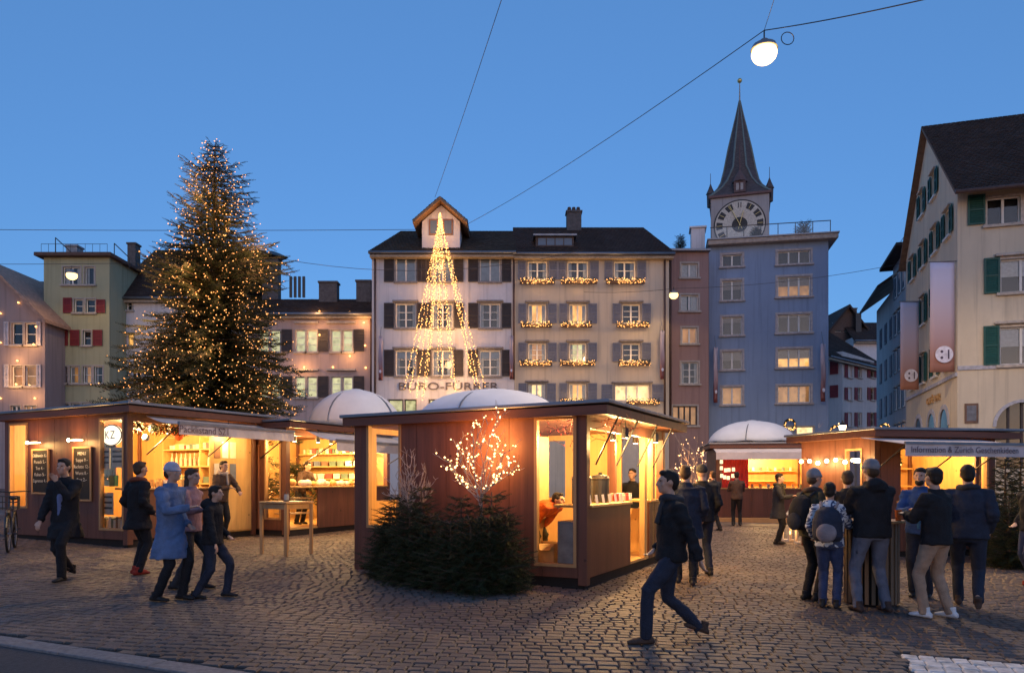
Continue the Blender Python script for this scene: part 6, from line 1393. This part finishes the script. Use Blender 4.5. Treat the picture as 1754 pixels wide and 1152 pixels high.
    for sgn in (-1, 1): m = MB(); m.ball(Hd(sgn * .031, -.079, .020), .010 * k, .007 * k, .007 * k, 6, 5); m.build('eye', plain('eye_dark', (.02, .015, .012), .2, .1, 3, 0), o)
    return o, g, heading, T, k
QUILT = []
def finish_people():
    dg = bpy.context.evaluated_depsgraph_get()
    out = [(o, f, bpy.data.meshes.new_from_object(o.evaluated_get(dg))) for o, f in PENDING]
    for o, f, me in out:
        old = o.data; o.modifiers.clear(); o.data = me
        if not me.materials: me.materials.append(old.materials[0])
        me.polygons.foreach_set('use_smooth', [True] * len(me.polygons))
        if f:
            me.update(); ns = [v.normal.copy() for v in me.vertices]; off = V((hash(o.name) % 97, len(me.vertices) % 53, 0))
            for v, n_ in zip(me.vertices, ns):
                c = v.co; q = noise.noise(V((c.x * 6, c.y * 6, c.z * 13)) + off); q2 = noise.noise(V((c.x * 14, c.y * 14, c.z * 24)) + off)
                v.co = c + n_ * (f * ((1 - abs(q) * 2.2) * .7 + q2 * .5 - .3) + (.007 * (abs(math.sin(c.z * 33 + q * .8)) - .5) if o.name in QUILT else 0))
            me.update()
def backpack(pd, label, mat, mat2, size=1.0):
    o, g, hd, T, k = pd
    t = obj('backpack', None, None, g); t.rotation_euler = (0, 0, hd); tag(t, label, 'backpack')
    m = MB(); c = T(.24, 0, -.22); sx = V((1, 0, 0)); q = T(.44, 0, -.20)
    m.loft([(T(.02, 0, -.21), sx * .13 * size, V((0, 1, 0)) * .07 * size), (T(.08, 0, -.23), sx * .16 * size, V((0, 1, 0)) * .11 * size), (T(.30, 0, -.23), sx * .155 * size, V((0, 1, 0)) * .10 * size), (T(.44, 0, -.20), sx * .12 * size, V((0, 1, 0)) * .07 * size), (T(.49, 0, -.18), sx * .05, V((0, 1, 0)) * .03)], 14)
    x = m.build('pack', mat, t); remesh(x, .014, .006)
    m = MB(); m.ball(T(.14, 0, -.33 * (.85 + .15 * size)), .11 * size, .05, .11 * size, 12, 8); x = m.build('front_pocket', mat2, t); remesh(x, .012, .003)
    for sgn in (-1, 1): m = MB(); m.tube([T(.47, sgn * .09, -.15), T(.55, sgn * .11, -.03), T(.48, sgn * .12, .11), T(.28, sgn * .15, .15), T(.12, sgn * .17, .02), T(.08, sgn * .14, -.14)], .018, 6); m.build('strap', mat2, t)
K_BLACK = cloth('black', (.014, .014, .017)); K_NAVY = cloth('navy', (.022, .027, .045)); K_CHAR = cloth('charcoal', (.035, .035, .04)); K_JEAN = cloth('grey_jeans', (.11, .12, .16)); K_BJEAN = cloth('blue_jeans', (.035, .05, .11)); K_BEIGE = cloth('beige', (.34, .23, .16)); K_OLIVE = cloth('olive', (.06, .055, .035)); K_GREYHAT = cloth('grey_knit', (.20, .20, .22)); K_BLUE = cloth('light_blue', (.10, .15, .27)); K_PINK = cloth('dusty_pink', (.28, .17, .19)); K_BROWN = cloth('brown', (.07, .045, .035)); K_WHITE = cloth('white_shoe', (.62, .60, .60), .6); K_PALEHAT = cloth('pale_knit', (.38, .38, .46)); K_ORANGE = cloth('orange', (.55, .13, .03)); K_BLUEJ = cloth('blue_jacket', (.03, .07, .20)); K_RED = cloth('red_shoe', (.25, .03, .02))
H_DARK = cloth('dark_hair', (.018, .013, .010), .6); H_BROWN = cloth('brown_hair', (.06, .035, .02), .6)
Rr = R
# left side walkers
person('man walking towards the camera in an open black coat over a blue shirt', 112, 992, 1.72, R(-4), K_BLACK, K_BLACK, hair=H_DARK, stride=.48, arms=('chin', 'down'), coat=.22, inner=cloth('shirt_blue', (.12, .15, .28)), scarf=None)
person('person in a dark coat at the corner of the left stall, behind the blue coat', 237, 983, 1.66, R(150), K_BLACK, K_BLACK, shoes=K_RED, hair=H_BROWN, stride=.1, arms=('pocket', 'pocket'), coat=.15, quilt=True, scarf=cloth('scarf_rust', (.16, .05, .03)))
person('woman in a light blue coat and pale beanie before the left stall', 292, 1028, 1.66, R(75), K_BLUE, K_BLACK, hat=K_PALEHAT, hair=H_BROWN, stride=.20, arms=('pocket', 'hold'), coat=.30)
person('person in a dusty pink jacket walking beside the blue coat', 326, 1008, 1.60, R(80), K_PINK, K_CHAR, hair=H_BROWN, longhair=True, stride=.30, arms=('down', 'hold'), coat=.05)
person('short person in black striding right of the pink jacket', 364, 1023, 1.40, R(85), K_BLACK, K_NAVY, hair=H_DARK, stride=.30, arms=('pocket', 'down'), lean=.03, hood=True)
# people at the left stalls
person('dark haired woman with a fur headband leaning at the left stall counter', 0, 0, 1.66, R(60), K_BROWN, K_BLACK, hair=H_DARK, arms=('table', 'hold'), lean=.15, ground=S_L.M @ V((S_L.W + .55, 1.75, 0)), scarf=cloth('fur', (.40, .34, .30)))
person('seller with dark hair bending behind the second left stall counter', 0, 0, 1.62, R(60), K_BROWN, K_BLACK, hair=H_DARK, arms=('table', 'table'), lean=.45, ground=S_L2.M @ V((S_L2.W - .95, 1.5, .14)))
person('seller in a grey jumper inside the far left window of the left stall', 0, 0, 1.66, R(10), cloth('grey_jumper', (.25, .25, .28)), K_BLACK, hair=H_BROWN, arms=('hold', 'table'), ground=S_L.M @ V((.55, 1.1, .14)))
# middle stall
_p = S_C.hit(944, 930, 1, 1.1)
person('helper in an orange top and olive trousers bending down inside the middle stall', 0, 0, 1.62, R(80) + ANG, K_ORANGE, K_OLIVE, hair=H_DARK, arms=('low', 'low'), lean=1.35, bend=.5, ground=S_C.M @ V((_p.x - .12, .80, .14)))
person('dark silhouetted customer at the back opening of the middle stall, left', 0, 0, 1.72, R(20), K_NAVY, K_BLACK, hair=H_DARK, arms=('hold', 'pocket'), ground=S_C.M @ V((S_C.W - 1.45, S_C.D + .8, 0)))
person('dark silhouetted customer at the back opening of the middle stall, right', 0, 0, 1.66, R(-30), K_BLACK, K_BLACK, hair=H_DARK, arms=('pocket', 'pocket'), ground=S_C.M @ V((S_C.W - .85, S_C.D + .75, 0)))
person('broad person in a black padded coat seen from behind beside the middle stall', 1174, 1000, 1.74, R(168), K_NAVY, K_BLACK, hair=H_BROWN, stride=.25, arms=('pocket', 'pocket'), coat=.16, build=1.22, quilt=True)
person('companion in black behind the broad coat, nearer the frosted twig tree', 1203, 984, 1.74, R(185), K_BLACK, K_NAVY, hat=K_CHAR, stride=.1, arms=('down', 'pocket'), coat=.05, build=1.05)
person('small far visitor in dark clothes before the far stall', 1262, 900, 1.62, R(170), K_BROWN, K_BLACK, hair=H_DARK, arms=('hold', 'hold'), coat=.1)
person('far visitor in grey left of the red curtain stall', 1222, 908, 1.66, R(200), K_CHAR, K_BLACK, hair=H_BROWN, stride=.3, arms=('down', 'down'), coat=.1)
person('tall walker in dark clothes striding left across the near foreground', 1150, 1098, 1.70, R(-84), K_BLACK, K_NAVY, shoes=K_BROWN, hair=H_DARK, stride=.60, arms=('down', 'pocket'), coat=.04, quilt=True, scarf=K_CHAR)
# right group
person('man in a long dark coat standing before the far stall and facing right', 1333, 931, 1.60, R(62), K_CHAR, K_BLACK, hair=H_DARK, arms=('hold', 'hold'), coat=.22, spread=.09, scarf=K_OLIVE)
d_ = person('person in an olive jacket and grey beanie on the left of the standing group', 1392, 1028, 1.68, R(115), K_OLIVE, K_BLACK, hat=K_GREYHAT, hair=H_BROWN, arms=('hold', 'pocket'), coat=.08, spread=.09, quilt=True, scarf=K_BROWN); backpack(d_, 'black backpack on the olive jacket', K_BLACK, K_CHAR, 1.05)
d_ = person('woman in a white and blue patterned jacket seen from behind in the group', 1421, 1040, 1.52, R(150), floral(), K_BJEAN, hair=H_DARK, longhair=False, arms=('pocket', 'hold'), coat=.10, spread=.08); backpack(d_, 'grey and navy backpack on the patterned jacket', cloth('pack_navy', (.025, .03, .05)), cloth('pack_grey', (.22, .19, .20)), 1.1)
person('person in black half hidden behind the patterned jacket', 1452, 1012, 1.70, R(165), K_BLACK, K_BLACK, hair=H_BROWN, arms=('hold', 'pocket'), stride=.3)
person('man in a black hooded jacket, grey beanie and grey jeans seen from behind', 1494, 1046, 1.80, R(186), K_BLACK, K_JEAN, shoes=cloth('brown_boot', (.05, .03, .025), .6), hat=K_GREYHAT, hair=H_BROWN, arms=('hold', 'hold'), hood=True, build=1.18, feet=(V((.19, .0, 0)), V((-.14, .05, 0))))
person('bearded man in an open blue jacket facing the slatted table', 1577, 1022, 1.72, R(-38), K_BLUEJ, K_NAVY, hair=H_DARK, beard=H_DARK, arms=('hold', 'hold'), inner=cloth('teal_shirt', (.05, .16, .30)), spread=.09)
person('man in a black jacket, beige trousers and white trainers seen from behind', 1604, 1058, 1.72, R(212), K_BLACK, K_BEIGE, shoes=K_WHITE, hair=H_DARK, arms=('hold', 'hold'), build=1.12, feet=(V((.10, -.10, 0)), V((-.15, .06, 0))), yaw=R(-20))
person('tall man in navy stepping away on the right of the group', 1658, 1040, 1.82, R(150), K_NAVY, K_NAVY, shoes=K_BROWN, hair=H_DARK, arms=('pocket', 'pocket'), stride=.50, build=1.15, lean=.10, quilt=True, scarf=K_CHAR)
person('person in black cut off by the right picture edge', 1768, 1000, 1.70, R(-80), K_BLACK, K_BJEAN, shoes=K_RED, hair=H_DARK, arms=('pocket', 'pocket'), stride=.2, coat=.1)
finish_people()

# ------------------------------------------------------------------ furniture and small things on the square
def high_table():
    a, b, c = gp(448, 948), gp(490, 953), gp(533, 948); ctr = (a + c) / 2; ctr.z = gz(ctr.x, ctr.y); e = b - ctr; e.z = 0; d = (c - a) / 2; d.z = 0
    t = thing('high_table', 'plain wooden high table standing between the left stalls', 'table', ctr); H = .97
    for q in (d, -d, e, -e):
        m = MB(); q = q * 1.0; ux, uy = d.normalized() * .028, V((0, 1, 0)) * .028; m.prism([q - ux - uy, q + ux - uy, q + ux + uy, q - ux + uy], (0, 0, H - .04)); m.build('leg', PINE, t, bevel=.004)
    m = MB(); m.prism([q * 1.12 + V((0, 0, H - .035)) for q in (d, e, -d, -e)][::-1], (0, 0, .035)); m.build('tabletop', PINE, t, bevel=.005)
    for p, q in ((d, e), (e, -d), (-d, -e), (-e, d)): m = MB(); m.bar(p * .95 + V((0, 0, H - .09)), q * .95 + V((0, 0, H - .09)), .02, .09); m.build('apron', PINE, t)
    p = ctr + V((.0, 0, H + .001)); l = thing('table_lantern', 'small glass lantern standing on the high table', 'lantern', p); m = MB(); m.lathe([(.05, 0), (.055, .01), (.055, .02)], n=10); m.build('base', BLACK, l); m = MB(); m.lathe([(.045, .021), (.05, .08), (.04, .13)], n=10); m.build('glass', plain('jar_glass', (.30, .32, .34), .1, .1, 3, 0), l); m = MB(); m.tube([(-.04, 0, .13), (0, 0, .2), (.04, 0, .13)], .006, 5); m.build('handle', BLACK, l)
high_table()
def slat_table():
    p = gp(1511, 1040) + V((0, .28, 0)); p.z = gz(p.x, p.y); t = thing('slatted_bar_table', 'round bar table clad in upright wooden slats amid the standing group', 'table', p); n = 26; rr = .31; H = 1.06
    m = MB(); m.lathe([(rr - .05, .02), (rr - .05, H - .05)], n=24); m.build('core', plain('core_black', (.015, .012, .011), .8), t)
    slm = wood('slat_wood', (.24, .16, .10), 2, .6, .65)
    m0 = MB(); m0.box(-.022, -.012, .03, .022, .012, H - .04); me = m0.mesh('slat'); me.materials.append(slm)
    for i in range(n): a = 6.283 * i / n; o = obj('slat', me, t, (rr * math.cos(a), rr * math.sin(a), 0)); o.rotation_euler = (0, 0, a + R(90))
    m = MB(); m.lathe([(rr + .06, H - .035), (rr + .07, H - .02), (rr + .07, H)], n=28); m.build('tabletop', PINE, t)
    for i, (x, y, c, lab) in enumerate(((.22, -.24, K_ORANGE, 'orange paper cup on the slatted bar table'), (-.1, .0, GOODS[5], 'white mug on the slatted bar table'), (.05, .15, GOODS[1], 'red mug at the back of the slatted bar table'))): o = obj('drinking_cup', None, None, p + V((x, y, H + .001))); tag(o, lab, 'cup', 'cups on the slatted table'); m = MB(); m.lathe([(.033, 0), (.042, .13), (.044, .132), (.038, .128)], n=12); m.build('cup', c, o)
slat_table()
def floor_lantern(px, py, label):
    p = gp(px, py); t = thing('floor_lantern', label, 'lantern', p, .3, 'white floor lanterns'); H = .62; q = .11; wm = plain('lantern_white', (.62, .58, .54), .6)
    for sx in (-1, 1):
        for sy in (-1, 1): m = MB(); m.box(sx * q - .014, sy * q - .014, 0, sx * q + .014, sy * q + .014, H); m.build('corner_post', wm, t)
    m = MB(); m.box(-q - .02, -q - .02, 0, q + .02, q + .02, .04); m.build('base', wm, t); m = MB(); m.box(-q - .025, -q - .025, H, q + .025, q + .025, H + .03); m.lathe([(.12, H + .03), (.04, H + .12), (.03, H + .14)], n=4); m.build('roof', wm, t)
    m = MB(); m.lathe([(.04, .04), (.04, .17)], n=10); m.build('candle', plain('wax', (.6, .5, .4), .5), t); m = MB(); m.ball((0, 0, .20), .016, .016, .035, n=6, m=6); m.build('flame', emit('flame', (1, .45, .1), 12), t); lamp('candle_light', t, (0, 0, .24), 2.5, (1, .45, .12), .02)
floor_lantern(1353, 926, 'white floor lantern with a burning candle, left one'); floor_lantern(1374, 930, 'white floor lantern partly behind the olive jacket')
def bicycle():
    p = gp(20, 942); t = thing('cargo_bicycle', 'dark city bicycle with front basket leaning at the left picture edge', 'bicycle', p, R(-62))
    rub = plain('rubber', (.015, .015, .016), .8); fr = plain('bike_paint', (.05, .055, .07), .4)
    for x, nm in ((.55, 'front'), (-.52, 'rear')):
        m = MB(); m.tube([(x + .32 * math.cos(R(a)), 0, .34 + .32 * math.sin(R(a))) for a in range(0, 361, 15)], .022, 7); w_ = m.build('wheel', rub, t, smooth=True)
        m = MB(); m.tube([(x + .295 * math.cos(R(a)), 0, .34 + .295 * math.sin(R(a))) for a in range(0, 361, 15)], .010, 6); m.build('rim', GREYMETAL, w_)
        m = MB()
        for a in range(0, 360, 20): m.tube([(x, .02 * (-1) ** (a // 20), .34), (x + .29 * math.cos(R(a)), 0, .34 + .29 * math.sin(R(a)))], .0025, 4)
        m.build('spokes', GREYMETAL, w_, kind='stuff'); m = MB(); m.tube([(x, -.05, .34), (x, .05, .34)], .02, 8); m.build('hub', GREYMETAL, w_)
        m = MB(); m.tube([(x + .37 * math.cos(R(a)), 0, .34 + .37 * math.sin(R(a))) for a in range(20, 171, 15)], .018, 5); m.build('mudguard', BLACK, t)
    m = MB()
    for a, b in (((-.52, 0, .34), (-.05, 0, .30)), ((-.05, 0, .30), (-.22, 0, .85)), ((-.05, 0, .30), (.40, 0, .72)), ((-.19, 0, .72), (.38, 0, .82)), ((-.52, 0, .34), (-.20, 0, .72)), ((.36, 0, .95), (.44, 0, .62)), ((.44, .05, .62), (.55, .05, .34)), ((.44, -.05, .62), (.55, -.05, .34))): m.tube([a, b], .016, 7)
    m.build('frame', fr, t, smooth=True)
    m = MB(); m.tube([(.36, 0, .95), (.34, 0, 1.06)], .014, 6); m.tube([(.18, .30, 1.08), (.33, .22, 1.09), (.36, 0, 1.07), (.33, -.22, 1.09), (.18, -.30, 1.08)], .013, 6); m.build('handlebar', BLACK, t, smooth=True)
    m = MB(); m.ball((-.24, 0, .95), .14, .08, .04, 12, 7); m.tube([(-.22, 0, .85), (-.23, 0, .93)], .014, 6); m.build('saddle', BLACK, t, smooth=True)
    m = MB()
    for z in (.80, .90, 1.0): m.tube([(.48, -.17, z), (.78, -.17, z), (.78, .17, z), (.48, .17, z), (.48, -.17, z)], .007, 5)
    for i in range(7): m.tube([(.48 + .05 * i, -.17, .78), (.48 + .05 * i, -.17, 1.0)], .005, 4); m.tube([(.48 + .05 * i, .17, .78), (.48 + .05 * i, .17, 1.0)], .005, 4); m.tube([(.78, -.17 + .055 * i, .78), (.78, -.17 + .055 * i, 1.0)], .005, 4)
    m.box(.48, -.17, .775, .78, .17, .785); m.build('basket', BLACK, t)
    m = MB(); m.tube([(-.05, -.09, .30), (-.05, .09, .30)], .014, 6); m.box(.04, -.13, .20, .10, -.07, .22); m.box(-.2, .07, .38, -.14, .13, .40); m.tube([(-.05, -.08, .30), (.07, -.08, .21)], .009, 5); m.tube([(-.05, .08, .30), (-.17, .08, .39)], .009, 5); m.build('pedals', BLACK, t)
    m = MB(); m.ball((.58, 0, .74), .035, n=8, m=6); m.build('headlight', plain('lens', (.5, .5, .5), .2, .1, 3, 0), t)
bicycle()
# wreath lights on the far house fronts
for i, (px, py, d) in enumerate(((1353, 727, 44.6), (1515, 735, 30), (1432, 738, 60))):
    t = thing('lit_wreath', ('glowing wreath above the shop window of the blue house', 'glowing wreath above the information stall roof', 'small glowing wreath in the alley mouth')[i], 'wreath', at(px, py, d)); m = MB(); rr = random.Random(i); rad = 9 / F * d; m.tube([(rad * math.cos(R(a)), 0, rad * math.sin(R(a))) for a in range(0, 361, 24)], rad * .22, 6); m.build('ring', NEEDLE, t); b = MB()
    for k in range(40): a = rr.uniform(0, 6.283); b.octa((rad * math.cos(a) + rr.gauss(0, rad * .12), -rad * .25, rad * math.sin(a) + rr.gauss(0, rad * .12)), rad * .07)
    b.build('fairy_lights', BULB, t, kind='stuff')
#@@END
